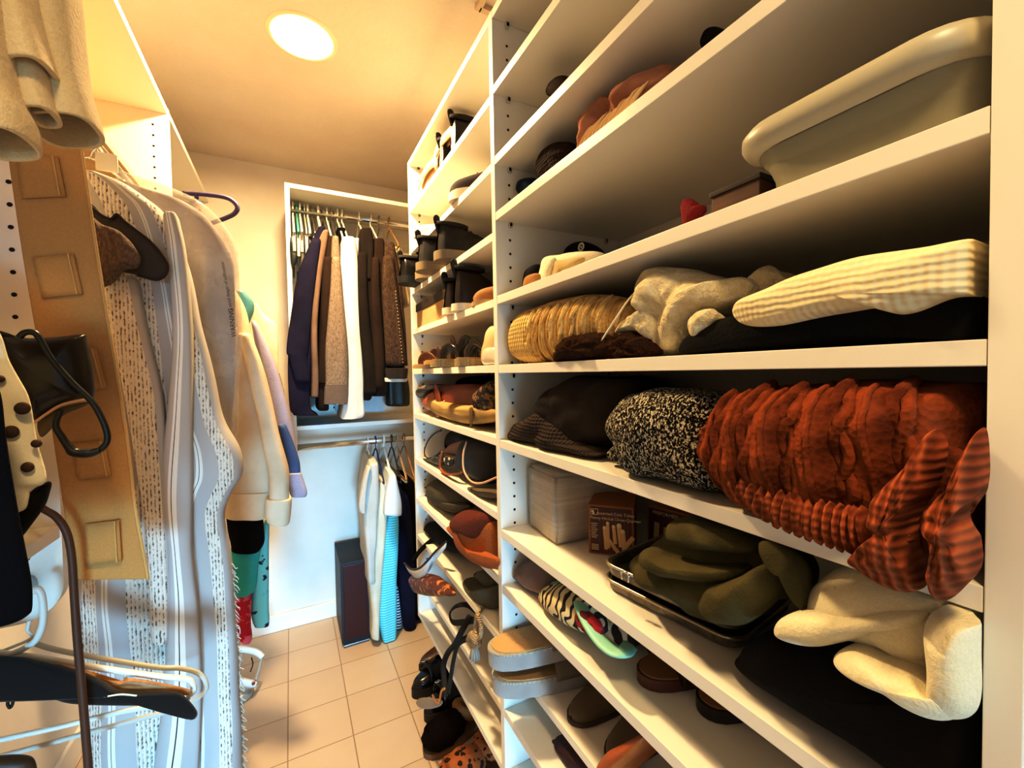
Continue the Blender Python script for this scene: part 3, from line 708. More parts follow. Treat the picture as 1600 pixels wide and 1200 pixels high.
bm=NB(); pbox(bm,Vector((a.x,a.y,z+.001)),d,nrm,z,top-.002,.005); bmesh.ops.subdivide_edges(bm,edges=bm.edges[:],cuts=5,use_grid_fill=True)
for v in bm.verts: v.co+=Vector((1,1,0))*.003*nz(v.co,22)
obj('napkins',bm,M('napkin paper','#d6cab8',.9,'wood','#b9ab97',3,0,stretch=(2,2,60)),t)
bm=NB(); pbox(bm,Vector((a.x,a.y,z+.0005))-d*.02-nrm*.01,d*1.04,nrm*1.02,z,top+.001,.006); bmesh.ops.subdivide_edges(bm,edges=bm.edges[:],cuts=9,use_grid_fill=True)
for v in bm.verts: v.co+=Vector((1,1,.3))*.0035*nz(v.co,38,3)
for v in bm.verts: v.co.z=max(v.co.z,z+.0003)
def film_mat(name,tint,a_lo,a_hi,rough=.12):
    m=bpy.data.materials.new(name); m.use_nodes=True; nt=m.node_tree; N=nt.nodes; L=nt.links; b=N['Principled BSDF']; out=N['Material Output']
    b.inputs['Base Color'].default_value=lin(tint); b.inputs['Roughness'].default_value=rough; b.inputs['Specular IOR Level'].default_value=.8
    tr=N.new('ShaderNodeBsdfTransparent'); mx=N.new('ShaderNodeMixShader'); n=N.new('ShaderNodeTexNoise'); n.inputs['Scale'].default_value=14; n.inputs['Detail'].default_value=4; tc=N.new('ShaderNodeTexCoord'); L.new(tc.outputs['Object'],n.inputs['Vector'])
    mr=N.new('ShaderNodeMapRange'); mr.inputs[1].default_value=.3; mr.inputs[2].default_value=.7; mr.inputs[3].default_value=a_lo; mr.inputs[4].default_value=a_hi; L.new(n.outputs['Fac'],mr.inputs[0]); L.new(mr.outputs[0],mx.inputs[0]); L.new(tr.outputs[0],mx.inputs[1]); L.new(b.outputs[0],mx.inputs[2]); L.new(mx.outputs[0],out.inputs[0])
    bp=N.new('ShaderNodeBump'); bp.inputs['Strength'].default_value=.6; bp.inputs['Distance'].default_value=.004; L.new(n.outputs['Fac'],bp.inputs['Height']); L.new(bp.outputs[0],b.inputs['Normal']); return m
FILM=film_mat('clear film','#d8d0c4',.15,.4)
obj('plastic_wrap',bm,FILM,t)
# coin tube boxes
BOXB=M('box brown','#4a1c10',.5); BOXE=M('box edge','#9a5a32',.6); INK=M('box ink cream','#e8cfa8',.6); TUBEC=M('tube cream','#d8b07c',.5)
def coinbox(name,label,pl,pr_,vtop,depth,full):
    A=W(*pl,z=z); Bp=W(*pr_,z=z); d=Bp-A; L_=d.length; ang=math.atan2(d.y,d.x); H=W(pl[0],vtop,x=A.x).z-z
    t=thing(name,label,'box',A); t.rotation_euler=(0,0,ang)
    # local frame: x along face, +y into the shelf (away from the viewer), z up
    def loc(nm,bm,m,par=t,**k):
        me=bpy.data.meshes.new(nm); bmesh.ops.recalc_face_normals(bm,faces=bm.faces); bm.to_mesh(me); bm.free(); o=bpy.data.objects.new(nm,me); me.materials.append(m); C.objects.link(o); o.parent=par; return o
    bm=NB(); box(bm,0,L_,0,depth,0.0005,H,.001); crt=loc('carton',bm,BOXE)
    bm=NB(); box(bm,.004,L_-.004,-.0006,.001,.004,H-.004); loc('front_panel',bm,BOXB)
    def prt(nm,bm,m=INK): return loc(nm,bm,m)
    def wr(s,x,zz,h,ax='CENTER'):
        cu=bpy.data.curves.new('printed_text','FONT'); cu.body=s; cu.size=h; cu.extrude=.0002; cu.align_x=ax; cu.align_y='CENTER'
        o=bpy.data.objects.new('printed_text',cu); C.objects.link(o); dg=bpy.context.evaluated_depsgraph_get(); dg.update(); me=bpy.data.meshes.new_from_object(o.evaluated_get(dg)); bpy.data.objects.remove(o)
        o=bpy.data.objects.new('printed_text',me); me.materials.append(INK); C.objects.link(o); o.parent=t; o.location=(x,-.0009,zz); o.rotation_euler=(PI/2,0,0); return o
    if full:
        bm=NB(); box(bm,.26*L_,.264*L_,-.0012,-.0005,.004,H-.004)
        for k in range(9):
            x=(.34+.065*k)*L_; box(bm,x,x+.0008,-.0011,-.0005,.006,H*.86)
        prt('pinstripes',bm,BOXE)
        wr('Assorted Coin Tubes',L_*.60,H*.84,H*.085); wr('Penny-Nickel-Dime-Quarter',L_*.60,H*.74,H*.085)
        bm=NB()
        for k in range(8): box(bm,L_*(.06+.01*(k%2)),L_*(.21-.02*(k%3)),-.0012,-.0006,H*(.62-.04*k),H*(.632-.04*k))
        for k in range(4): box(bm,L_*.07,L_*.23,-.0012,-.0006,H*(.19-.032*k),H*(.204-.032*k))
        prt('small_print',bm)
        bm=NB()
        for q in ((.05,.22,.80,.81),(.05,.22,.915,.925),(.05,.06,.80,.925),(.21,.22,.80,.925)): box(bm,L_*q[0],L_*q[1],-.0012,-.0006,H*q[2],H*q[3])
        disc(bm,(L_*.10,-.0012,H*.87),H*.03,'Y',12); disc(bm,(L_*.115,-.0012,H*.83),H*.025,'Y',12); prt('logo',bm)
        def tb(x0,z0,x1,z1,r):
            bm=NB(); tube(bm,[(x0*L_,-.001,z0*H),(x1*L_,-.001,z1*H)],r*L_,10,smooth=False,flat=(1,.12),up=Vector((1,0,0))); prt('tube_picture',bm,TUBEC)
            bm=NB(); disc(bm,(x1*L_,-.0016-r*L_*.13,z1*H),r*L_*.95,'Y',14); prt('tube_picture',bm,INK)
        tb(.40,.12,.36,.56,.04); tb(.45,.15,.43,.66,.035); tb(.60,.25,.56,.60,.04); tb(.73,.20,.68,.63,.055); tb(.80,.08,.76,.52,.05); tb(.45,.32,.66,.08,.045)
        bm=NB(); tube(bm,[(L_*.82,-.001,H*.22),(L_*.985,-.001,H*.42)],.05*L_,4,smooth=False,flat=(1,.08),up=Vector((1,0,0))); prt('banner',bm,TUBEC)
    else:
        wr('PREFORMED',L_*.42,H*.86,H*.12)
        for x0,h in ((.2,.62),(.42,.55),(.62,.6)):
            bm=NB(); tube(bm,[(x0*L_,-.001,H*.1),((x0+.03)*L_,-.001,H*h)],.06*L_,8,smooth=False,flat=(1,.1),up=Vector((1,0,0))); prt('tube_picture',bm,TUBEC)
    return t
coinbox('coin_tube_box','brown printed box of coin tubes with cream lettering, next to the wrapped pack','',(0,0),0,0,0) if False else None
coinbox('coin_tube_box','brown printed box of coin tubes with cream lettering, next to the wrapped pack',(920,864),(991,873),788,.10,True)
coinbox('coin_tube_box','dark coin tube box lettered PREFORMED, half behind the olive trousers',(1012,850),(1082,872),789,.08,False)
# metal trays
def rr_local(bm,o,ex,ey,pts):
    pass
A=W(953,925,z=z); Bp=W(1128,1017,z=z); d=(Bp-A); L_=d.length; ex=d.normalized(); ey=Vector((-ex.y,ex.x,0))
if ey.x<0: ey=-ey
TIN=M('tin metal','#8f8577',.32,'felt','#5a5044',8,.05,metal=.75)
def tray(label,dz,inset,h,mat):
    t=thing('metal_tray',label,'tray',A+d*.5+ey*.09+Vector((0,0,dz)))
    def ring(o,zz,r=.025,w=.19):
        return [A+ex*q.x+ey*q.y+Vector((0,0,dz+zz)) for q in rrect(-.02+o,L_+.02-o,o,w-o,0,r)]
    bm=NB(); loft(bm,[ring(.012,.0005),ring(.004,.004),ring(.002,h-.006),ring(.002,h-.003),ring(.006,h-.004),ring(.010,.006)],True,(True,True)); obj('pan',bm,mat,t,angle=50)
    bm=NB(); rr=ring(.001,h-.003); tube(bm,rr,.0028,6,closed=True,n=1); obj('rim',bm,M('tin rim','#b9ab92',.25,metal=.8),t)
    return t
tray('lower of two dark metal trays stacked on the seventh shelf',0,0,.022,TIN)
tt=tray('upper of two dark metal trays, tucked under the olive trousers',.0245,0,.024,TIN)
bm=NB(); q=W(972,905,z=z+.05); tube(bm,[q,q+Vector((0,0,.012)),q+ex*.012+Vector((0,0,.012)),q+ex*.012],.0018,6,n=3); obj('latch',bm,CHROME,tt)
OL=F('olive canvas','#5f5632','#4a4224',60,.2)
t=soft('folded_trousers','olive green trousers heaped on the metal trays','trousers',OL,[(1000,900),(992,878),(1010,858),(1040,835),(1062,812),(1120,818),(1185,838),(1240,870),(1255,930),(1215,932),(1195,962),(1150,978),(1110,966),(1095,940),(1045,922)],val=.50,front=.06,back=.13,zmin=z+.03,amp=.014,freq=15,n=100,K=10,folds=.008,fk=70,fdir=(0,.5,1),parts=[
 ('fold',OL,[(1048,832),(1055,812),(1085,808),(1130,822),(1172,846),(1180,862),(1140,862),(1090,858),(1062,848)],dict(val=.455,front=.03,back=.05,amp=.006,freq=22)),
 ('fold',OL,[(1000,866),(1012,856),(1050,868),(1100,880),(1160,888),(1150,905),(1090,905),(1040,895),(1005,882)],dict(val=.445,front=.03,back=.05,amp=.006,freq=22,seed=3)),
 ('trouser_leg',OL,[(1098,940),(1110,915),(1150,905),(1195,880),(1212,900),(1205,940),(1170,972),(1130,975),(1105,962)],dict(val=.435,front=.028,back=.06,amp=.006,freq=20,seed=5)),
 ('trouser_leg',OL,[(1185,850),(1215,850),(1248,880),(1262,955),(1248,945),(1230,905),(1205,890)],dict(val=.43,front=.012,back=.03,amp=.004,freq=24,seed=8))])
# black folded garment + cream fleece
soft('folded_jacket','black folded jacket lying flat beneath the cream fleece','jacket',F('black wool','#1d1713','#130f0c'),[(1160,1046),(1157,1020),(1180,995),(1230,985),(1330,1030),(1450,1080),(1534,1100),(1536,1200),(1470,1240),(1330,1150)],val=.47,front=.035,back=.12,zmin=z,amp=.004,n=80)
FL=M('cream fleece','#e8dec0',.95,'felt','#dfd3b0',60,.25,sheen=.3,spec=.1)
t=soft('fleece_blanket','cream fleece blanket loosely folded at the right end of the seventh shelf','blanket',FL,[(1250,985),(1262,950),(1285,905),(1330,880),(1420,884),(1510,896),(1538,920),(1538,1010),(1480,1030),(1420,1000),(1340,990)],val=.47,front=.055,back=.14,amp=.008,freq=10,n=90,K=9,zmin=z,parts=[
 ('upper_fold',FL,[(1213,988),(1222,965),(1262,952),(1330,958),(1400,950),(1450,955),(1440,975),(1390,978),(1350,995),(1290,1008),(1240,1002)],dict(val=.425,front=.022,back=.05,amp=.004,freq=14,n=70)),
 ('lower_fold',FL,[(1306,1032),(1312,1015),(1340,1008),(1380,1025),(1430,1050),(1470,1080),(1515,1085),(1520,1108),(1485,1124),(1440,1108),(1390,1075),(1340,1052)],dict(val=.415,front=.026,back=.06,amp=.004,freq=14,n=70,seed=4)),
 ('side_fold',FL,[(1455,960),(1500,940),(1536,950),(1535,1095),(1495,1120),(1462,1098),(1460,1030)],dict(val=.42,front=.03,back=.06,amp=.004,freq=14,n=70,seed=7,zmin=z)),
 ('inner_fold',FL,[(1390,985),(1405,975),(1450,1000),(1462,1040),(1430,1045),(1400,1020)],dict(val=.44,front=.012,back=.03,amp=.003,n=40,seed=9))])
# ---------------- S8 ----------------
z=SS['S8']
soft('knit_hat','mauve grey soft hat squashed at the left end of the eighth shelf','hat',F('mauve cloth','#9a8580','#7d6a64'),[(810,915),(812,892),(828,876),(855,872),(872,890),(870,925),(850,928),(828,923)],val=.50,front=.045,back=.06,zmin=z,amp=.006,n=50)
TEAL=M('mint plastic','#8fc4ae',.5)
t=thing('sun_visor','mint green curved sun visor band behind the mauve hat','visor',W(862,915,x=.5))
bm=NB(); tube(bm,[W(850,888,x=.50),W(852,905,x=.49),W(860,916,x=.485),W(876,914,x=.50),W(885,895,x=.53)],.012,8,flat=(1,.3)); obj('band',bm,TEAL,t)
soft('head_scarf','cream tiger striped scarf with a red flower on the eighth shelf','scarf',M('tiger print','#d9c9a0',.85,'tiger','#241a14',16,.1,'Y',fac=.33,stretch=(1,1,1.5)),[(848,930),(855,915),(880,912),(910,930),(935,955),(945,990),(920,985),(890,968),(862,950)],val=.475,front=.035,back=.05,zmin=z,amp=.005,n=60,parts=[('flower',M('red print','#b0202a',.8,'patch','#6d0f16',60,.1),[(898,968),(905,955),(920,958),(938,975),(942,992),(925,990),(908,982)],dict(val=.445,front=.008,back=.012,amp=.004,freq=60))])
soft('head_scarf','black and cream patterned scarf rolled inside the mint visor','scarf',M('zebra print','#1a1512',.85,'tiger','#cfc4ab',12,.1,'Y',fac=.5),[(925,960),(930,935),(955,945),(990,975),(1005,1000),(990,1010),(960,1005),(940,985)],val=.53,front=.03,back=.05,zmin=z,amp=.005,n=60)
t=thing('sun_visor','mint green sun visor with wide curved band at the eighth shelf edge','visor',W(950,1005,x=.46))
bm=NB(); tube(bm,[W(906,926,x=.49),W(907,944,x=.46),W(919,972,x=.442),W(938,1000,x=.436),W(958,1017,x=.437),W(975,1019,x=.448),W(985,1008,x=.48)],.0125,10,flat=(1,.28),up=Vector((1,0,0))); obj('band',bm,TEAL,t)
SB=M('brown leather','#5a2a18',.4); SD=M('dark leather','#1c100c',.35)
for (x,y,ang,lb,ms,mt) in ((.575,.475,2.95,'brown strappy sandal lying on the eighth shelf under the trays',SB,SD),(.61,.395,3.05,'dark brown strappy sandal behind the front one on the eighth shelf',SD,SB)):
    sandal(lb,(x,y,z+.0008),ang,ms,mt,L=.19,Wd=.075,th=.018,straps=((.22,.045),(.02,.06),(-.3,.07)),insole=M('sandal insole','#8a5a34',.6))
# long rolled mat and board on S8
t=thing('rolled_mat','long olive grey rolled mat lying along the eighth shelf','mat',(.52,.42,z))
bm=NB(); tube(bm,[(.60,.14,z+.025),(.56,.44,z+.025)],.024,18,smooth=False); tube(bm,[(.6007,.135,z+.025),(.60,.14,z+.025)],.016,18,smooth=False); obj('roll',bm,F('mat olive','#5d5138','#453b28'),t)
o=obj('wooden_board',(lambda bm:(box(bm,.64,.654,.12,.70,z+.0008,z+.10,.002),bm)[1])(NB()),M('pale board','#b8a78a',.6,'wood','#a39274',8,0,stretch=(8,1,8)),smooth=False); tag(recenter(o),'pale wooden board standing on edge behind the rolled mat','board')
# ---------------- S9 / S10 ----------------
z=SS['S9']
CORK=M('cork insole','#d2b183',.9,'felt','#b48f5e',60,.2); ESP=M('grey platform','#b9b4ae',.8,'fabric','#9c968f'); TWN=M('white twine','#d8d2c6',.9,'knit','#b0a898',90,.6)
def slide(label,loc,ang,pitch=0.):
    t=thing('platform_slide',label,'slipper',loc,'grey platform slides'); RM=Matrix.Translation(Vector(loc))@Matrix.Rotation(ang,4,'Z')@Matrix.Rotation(pitch,4,'Y')
    st=[0,.012,.04,.09,.2,.35,.5,.65,.8,.9,.96,.99,1]; hw=lambda s:.046*(.8+.2*math.sin(PI*s*.9))*math.sqrt(max(.01,1-abs(2*s-1)**6))
    def lay(a,b,k,nm,m):
        bm=NB(); rg=[]
        for s in st:
            w=hw(s)*k; x=.25*(s-.5)*k; rg.append([Vector((x,-w,a)),Vector((x,w,a)),Vector((x,w,b)),Vector((x,-w,b))])
        loft(bm,rg); bmesh.ops.transform(bm,matrix=RM,verts=bm.verts); obj(nm,bm,m,t,angle=40)
    lay(0,.032,1.,'platform',ESP); lay(.032,.037,1.01,'welt',TWN); lay(.037,.040,.93,'insole',CORK)
    bm=NB(); grid(bm,8,12,lambda u,v:Vector((.01+.085*u,.05*math.cos(PI*v)*(1-.1*u),.03+.05*math.sin(PI*v)*(1-.25*u)))); bmesh.ops.transform(bm,matrix=RM,verts=bm.verts); obj('upper_band',bm,M('slide upper','#8a7a66',.8,'fabric'),t,solid=.004)
    return t
p=W(838,1062,z=z); 
slide('lower grey platform slide of the stacked pair on the ninth shelf',(.505,.815,z+.0008),-.25)
slide('upper grey platform slide with cork insole, topmost of the stacked pair',(.498,.822,z+.066),-.18,-.02)
FLT=M('taupe flats','#7d684f',.7,'fabric','#655239'); FLS=M('flat sole','#4a3928',.7); FLI=M('flat lining','#a58d6c',.8)
for i,(x,y,lb) in enumerate(((.60,.70,'taupe flat shoe on the ninth shelf beside the stacked slides'),(.61,.60,'taupe flat shoe further right on the ninth shelf'))):
    shoe('flat_shoe',lb,(x,y,z+.0005),PI+.1+.05*i,(FLT,FLS,FLI),L=.23,Wd=.085,H=.042,sole=.01,tab=False,group='taupe flats')
soft('leather_bag','tan orange leather bag corner hanging over the ninth shelf edge','bag',M('tan leather','#b8682c',.5,'fabric','#9a5220'),[(930,1215),(945,1180),(965,1166),(1002,1150),(1000,1170),(970,1200),(960,1225)],val=.455,front=.02,back=.12,zmin=z,amp=.003)
z=SS['S10']
t=soft('umbrella','black and dark red folded umbrella lying on the tenth shelf','umbrella',M('maroon cloth','#3a0f10',.7,'fabric'),[(872,1190),(880,1150),(905,1165),(930,1200),(925,1235),(880,1235)],val=.50,front=.03,back=.05,zmin=z,amp=.004)
bm=NB(); tube(bm,[W(845,1166,x=.47),W(885,1160,x=.50)],.0085,10,smooth=False); h=obj('handle',bm,M('black plastic','#15110f',.4)); h.parent=t; h.location=-Vector(t.location)
bm=NB(); tube(bm,[W(868,1140,x=.52),W(876,1165,x=.51),W(880,1168,x=.50)],.006,8); h=obj('strap',bm,M('black plastic','#15110f',.4)); h.parent=t; h.location=-Vector(t.location)
# ================= far bay: shoes, hats and bags =================
BAY='far'
LEA=M('black leather','#1b1512',.28,'fabric','#100c0a',20,.05); LEB=M('dark brown leather','#2a1a12',.35,'fabric','#1a100b',20,.05)
SOB=M('black rubber','#141212',.6); SOW=M('white rubber','#ddd4c0',.5); SOT=M('tan rubber','#b39a70',.6); LIN=M('shoe lining','#2b211a',.9); LINT=M('tan lining','#c7a274',.8)
CANT=M('tan canvas','#b58d5c',.8,'fabric','#9c7546'); GREYM=M('grey mesh','#3c352f',.9,'fabric','#241f1b',120,.5)
def sarc(t,nm,m,c,ang,w,h,r,flat=(.3,1.6)):
    bm=NB(); d=Vector((-math.sin(ang),math.cos(ang),0)); c=Vector(c)
    tube(bm,[c-d*w+Vector((0,0,.006)),c-d*w*.85+Vector((0,0,h*.6)),c+Vector((0,0,h)),c+d*w*.85+Vector((0,0,h*.6)),c+d*w+Vector((0,0,.006))],r,8,flat=flat,n=4,up=Vector((math.cos(ang),math.sin(ang),0))*0+Vector((0,0,1))); return obj(nm,bm,m,t)
# ---- L1: mules and ankle boots ----
z=SS['L1']+.0008
MS=M('mule strap','#d9c29a',.55,'fabric','#bfa377'); ML=M('mule leather','#b98d63',.6,'fabric','#9d744c')
for (uv,lb) in ((((654,291),(659,278),(668,263),(676,255),(681,254),(682,262)),'pale strapped mule at the far end of the top shoe shelf'),(((678,256),(681,240),(690,222),(700,210),(707,204),(708,215)),'pale strapped mule between another mule and the black boots, top shoe shelf')):
    P_=[W(u,v,x=.462) for u,v in uv]; c=sum(P_,Vector())/len(P_)
    t=thing('mule',lb,'shoe',(c.x,c.y,z),'pale strapped mules')
    bm=NB(); tube(bm,P_,.0125,10,flat=(.35,1.3),up=Vector((1,0,0)),n=5)
    for v in bm.verts: v.co.z=max(v.co.z,z)
    obj('strap',bm,MS,t)
    bm=NB(); tube(bm,[q+Vector((.004,0,-.004)) for q in P_],.0125,10,flat=(.25,1.2),up=Vector((1,0,0)),n=5)
    for v in bm.verts: v.co.z=max(v.co.z,z)
    bmesh.ops.translate(bm,verts=bm.verts,vec=(.012,0,0)); obj('strap_lining',bm,ML,t)
    bm=NB(); blob(bm,(.53,c.y,z+.0128),(.07,.03,.012),e=.8); obj('sole',bm,ML,t)
for (y,lb,sh) in ((1.345,'shiny black ankle boot beside the tan slides on the top shoe shelf',.02),(1.225,'shiny black ankle boot nearer the wide bay on the top shoe shelf',.03)):
    shoe('ankle_boot',lb,(.565,y,z),-.08,(LEA,SOT,LIN,LEB),L=.23,Wd=.08,H=.09,sole=.018,shaft=sh,group=None)
# ---- L2 ----
z=SS['L2']+.0008
shoe('sneaker','dark plum sneaker with white sole on the second shoe shelf',(.535,1.10,z),PI-.5,(M('plum suede','#3a2126',.85,'fabric','#28161a'),SOW,LIN,M('plum lace','#7d2f33',.7)),L=.26,Wd=.10,H=.085,sole=.026,lace=True,tab=False)
shoe('sneaker','small white and brown shoe at the far end of the second shoe shelf',(.53,1.52,z),PI+.1,(M('white leather','#e3d6ba',.5),SOW,M('brown lining','#6b4028',.8)),L=.24,Wd=.08,H=.07,sole=.018,tab=False)
# ---- L3 : four sneakers, heels out ----
z=SS['L3']+.0008
for (y,x,ang,m,lb,tb,H) in ((1.565,.49,.12,LEA,'glossy black slip-on sneaker at the far end of the third shoe shelf',True,.075),(1.455,.53,-.05,GREYM,'grey sneaker with light heel between two black sneakers',False,.075),(1.345,.50,.05,GREYM,'dark grey mesh sneaker, second from the near end of the third shoe shelf',True,.085),(1.205,.515,.1,GREYM,'dark grey mesh sneaker nearest the wide bay on the third shoe shelf',True,.085)):
    shoe('sneaker',lb,(x,y,z),ang,(m,M('sole taupe','#8a7a62',.6) if m is GREYM else SOB,LIN,SOB),L=.26,Wd=.10,H=H,sole=.026,tab=tb,lace=True)
# ---- L4 ----
z=SS['L4']+.0008
t=thing('shoe_box','tan cardboard shoe box with dark lid at the far end of the fourth shoe shelf','shoe box',(.53,1.53,z))
a=W(665,505,x=.44); b=W(711,492,x=.445)
KR=M('kraft card','#c8a87c',.8,'fabric','#b8956a'); 
bm=NB(); box(bm,.436,.60,b.y,1.60,z,z+.062,.001); obj('carton',bm,KR,t,smooth=False)
bm=NB(); box(bm,.433,.603,b.y-.003,1.604,z+.062,z+.09,.001); obj('lid',bm,M('dark lid card','#2a1d14',.6),t,smooth=False)
bm=NB(); box(bm,.4352,.4362,b.y+.02,b.y+.05,z+.02,z+.035); obj('red_mark',bm,M('red print','#b0202a'),t,smooth=False)
for (y,lb,sh) in ((1.212,'dark brown ankle boot beside the shoe box',.012),(1.13,'dark brown ankle boot with tall pull tab on the fourth shoe shelf',.03)):
    shoe('ankle_boot',lb,(.535,y,z),.05,(LEB,SOW,LIN,SOB),L=.25,Wd=.085,H=.075,sole=.02,shaft=sh)
shoe('loafer','tan suede loafer at the near end of the fourth shoe shelf',(.55,.99,z),PI-.35,(M('tan suede','#b88452',.85,'fabric','#9b6c3e'),SOT,LINT),L=.25,Wd=.09,H=.075,sole=.015,tab=False)
# ---- L5 sandals ----
z=SS['L5']+.0008
TN=M('tan insole','#c59f6b',.7,'fabric','#b28a58'); BKP=M('black patent','#171310',.2); EDG=M('espadrille rope','#c9b084',.9,'knit','#a1885c',90,.5)
sandal('flat tan sandal lowest at the far left of the fifth shoe shelf',(.50,1.50,z),PI+.35,TN,M('brown strap','#5b3722',.5),L=.25,th=.012,straps=((.1,.045),(.25,.035)))
sandal('brown strappy sandal lying across the flat tan sandal',(.53,1.40,z+.016),PI-.15,TN,M('brown strap','#5b3722',.5),L=.25,th=.012,straps=((.05,.075),(.25,.04)),pitch=.03)
sandal('espadrille sandal with black toe strap in the middle of the fifth shoe shelf',(.50,1.27,z),PI+.25,EDG,BKP,L=.25,th=.022,wedge=.03,straps=((.22,.04),(-.05,.06)),insole=TN)
sandal('espadrille sandal with black strap, behind the pale mules',(.535,1.13,z),PI+.1,EDG,BKP,L=.25,th=.022,wedge=.03,straps=((.22,.045),(-.1,.08)),insole=TN)
PM=M('pale mule','#e0cda4',.4,'fabric','#cdb688')
p=W(766,556,x=.45)
t=soft('heeled_mule','pale cream heeled mule leaning at the near end of the fifth shoe shelf','shoe',PM,[(757,570),(756,552),(762,530),(766,512),(774,508),(785,520),(785,572),(770,576)],val=.455,front=.02,back=.10,zmin=z,amp=.001,parts=[('toe',M('mule toe','#d9cbb8',.3),[(757,570),(757,548),(766,540),(778,545),(782,572)],dict(val=.445,front=.014,back=.03,zmin=z,amp=.001))])
# ---- L6 bags ----
z=SS['L6']+.0008
CG=M('cognac leather','#8f4318',.42,'fabric','#6e3010',30,.08); KH=M('khaki canvas','#b79a63',.85,'fabric','#9c8150')
t=soft('handbag','flat khaki canvas bag beneath the cognac leather bag','bag',KH,[(668,632),(672,622),(700,628),(735,635),(738,633),(775,640),(774,657),(740,663),(705,656),(680,645)],val=.46,front=.03,back=.2,zmin=z,amp=.003,n=60,parts=[('seam',M('canvas seam','#6f5430',.9),[(734,664),(733,640),(737,636),(739,640),(738,664)],dict(val=.433,front=.003,back=.003,amp=0,n=20))])
t=soft('handbag','cognac brown leather bag with strap lying on the khaki bag','bag',CG,[(664,628),(668,615),(680,602),(700,601),(740,600),(757,610),(760,640),(735,637),(715,645),(695,640),(680,638)],val=.50,front=.045,back=.13,zmin=z+.012,amp=.004,n=60,parts=[('buckle_strap',CG,[(679,604),(683,602),(687,618),(690,635),(688,650),(682,651),(684,635)],dict(val=.448,front=.006,back=.01,amp=.001)),('flap',M('cognac light','#b86a34',.4,'fabric','#9a5226'),[(662,632),(664,622),(676,612),(681,625),(680,640),(670,640)],dict(val=.455,front=.015,back=.03,amp=.003)),('lining_fold',M('pale lining','#d3a678',.6),[(701,636),(712,634),(728,637),(720,641),(706,642)],dict(val=.448,front=.004,back=.01,amp=.001))])
bm=NB(); 
for (u,v) in ((694,627),(695,640)):
    bmesh.ops.create_uvsphere(bm,u_segments=8,v_segments=6,radius=.0035,matrix=Matrix.Translation(W(u,v,x=.446)))
o=obj('rivet',bm,CHROME); o.parent=t; o.location=-Vector(t.location)
soft('rolled_pouch','black and grey rolled pouch at the far end of the bag shelf','pouch',M('grey black nylon','#2e2a26',.5,'stripes','#6d655a',10,.1,'Z'),[(652,618),(655,608),(665,602),(678,600),(680,606),(668,614),(660,622)],val=.455,front=.025,back=.1,zmin=None,amp=.002,n=40)
soft('furry_purse','dark brown patterned purse at the near end of the bag shelf','purse',M('brocade brown','#2c1e12',.9,'patch','#8a6a42',60,.4,fac=.56),[(752,645),(750,615),(756,603),(775,596),(776,645),(765,643)],val=.47,front=.035,back=.1,zmin=z+.012,amp=.006,freq=40)
soft('tote_bag','black folded tote bag lying at the back on the bag shelf','bag',BLACK,[(690,606),(700,592),(740,588),(775,590),(775,625),(720,625)],val=.66,front=.06,back=.1,zmin=z,amp=.004)
# ---- L7 bags / hats ----
z=SS['L7']+.0008
t=soft('shoulder_bag','black shoulder bag with thin looped strap on the seventh shoe shelf','bag',LEA,[(680,690),(684,672),(700,668),(730,680),(740,700),(700,712),(692,705)],val=.60,front=.05,back=.10,zmin=z,amp=.003)
bm=NB(); tube(bm,[W(690,672,x=.47),W(678,678,x=.46),W(668,690,x=.45),W(663,706,x=.45),W(668,716,x=.455),W(680,713,x=.47),W(690,705,x=.48)],.004,6,flat=(1,.5)); o=obj('strap',bm,LEA); o.parent=t; o.location=-Vector(t.location)
soft('eyeglass_case','black and white patterned case lying in front of the black shoulder bag','case',M('black white print','#191512',.5,'patch','#cfc0a2',70,.1,fac=.6),[(662,724),(664,717),(680,713),(700,713),(708,718),(706,728),(690,728)],val=.455,front=.012,back=.02,zmin=z,amp=.002,n=40)
t=thing('sun_visor','tan leather sun visor frame between the black bags','visor',W(705,735,x=.46))
TL=M('tan strap leather','#9c5a28',.45,'fabric','#7d431a')
bm=NB(); tube(bm,[W(692,705,x=.45),W(688,722,x=.44),W(690,734,x=.44),W(698,741,x=.44),W(712,741,x=.44),W(724,738,x=.455)],.0065,8,flat=(1,.5)); obj('rim',bm,TL,t)
obj('leather_panel',puff([(694,708),(702,696),(718,690),(727,690),(726,715),(712,712)],val=.49,front=.01,back=.02,amp=.001,n=36),M('tan panel','#8a5a30',.5),t)
t=soft('sun_hat','large black hat with pale piped brim on the seventh shoe shelf','hat',M('black straw','#15110e',.5,'fabric','#0c0a08',60,.2),[(723,745),(722,715),(728,688),(745,690),(776,700),(776,752),(758,756),(738,752)],val=.50,front=.05,back=.10,zmin=z+.014,amp=.003,n=60)
bm=NB(); tube(bm,[W(729,690,x=.455),W(724,710,x=.44),W(725,735,x=.432),W(736,752,x=.43),W(752,755,x=.432),W(776,746,x=.44)],.003,6); o=obj('piping',bm,M('pale piping','#d2a98a',.6)); o.parent=t; o.location=-Vector(t.location)
soft('felt_beret','grey brown felt cap under the black hat','cap',M('taupe felt','#6e5f4c',.9,'felt','#5a4c3b',60,.2),[(736,775),(734,768),(745,764),(776,768),(776,778),(755,780)],val=.455,front=.02,back=.04,zmin=z,amp=.002)
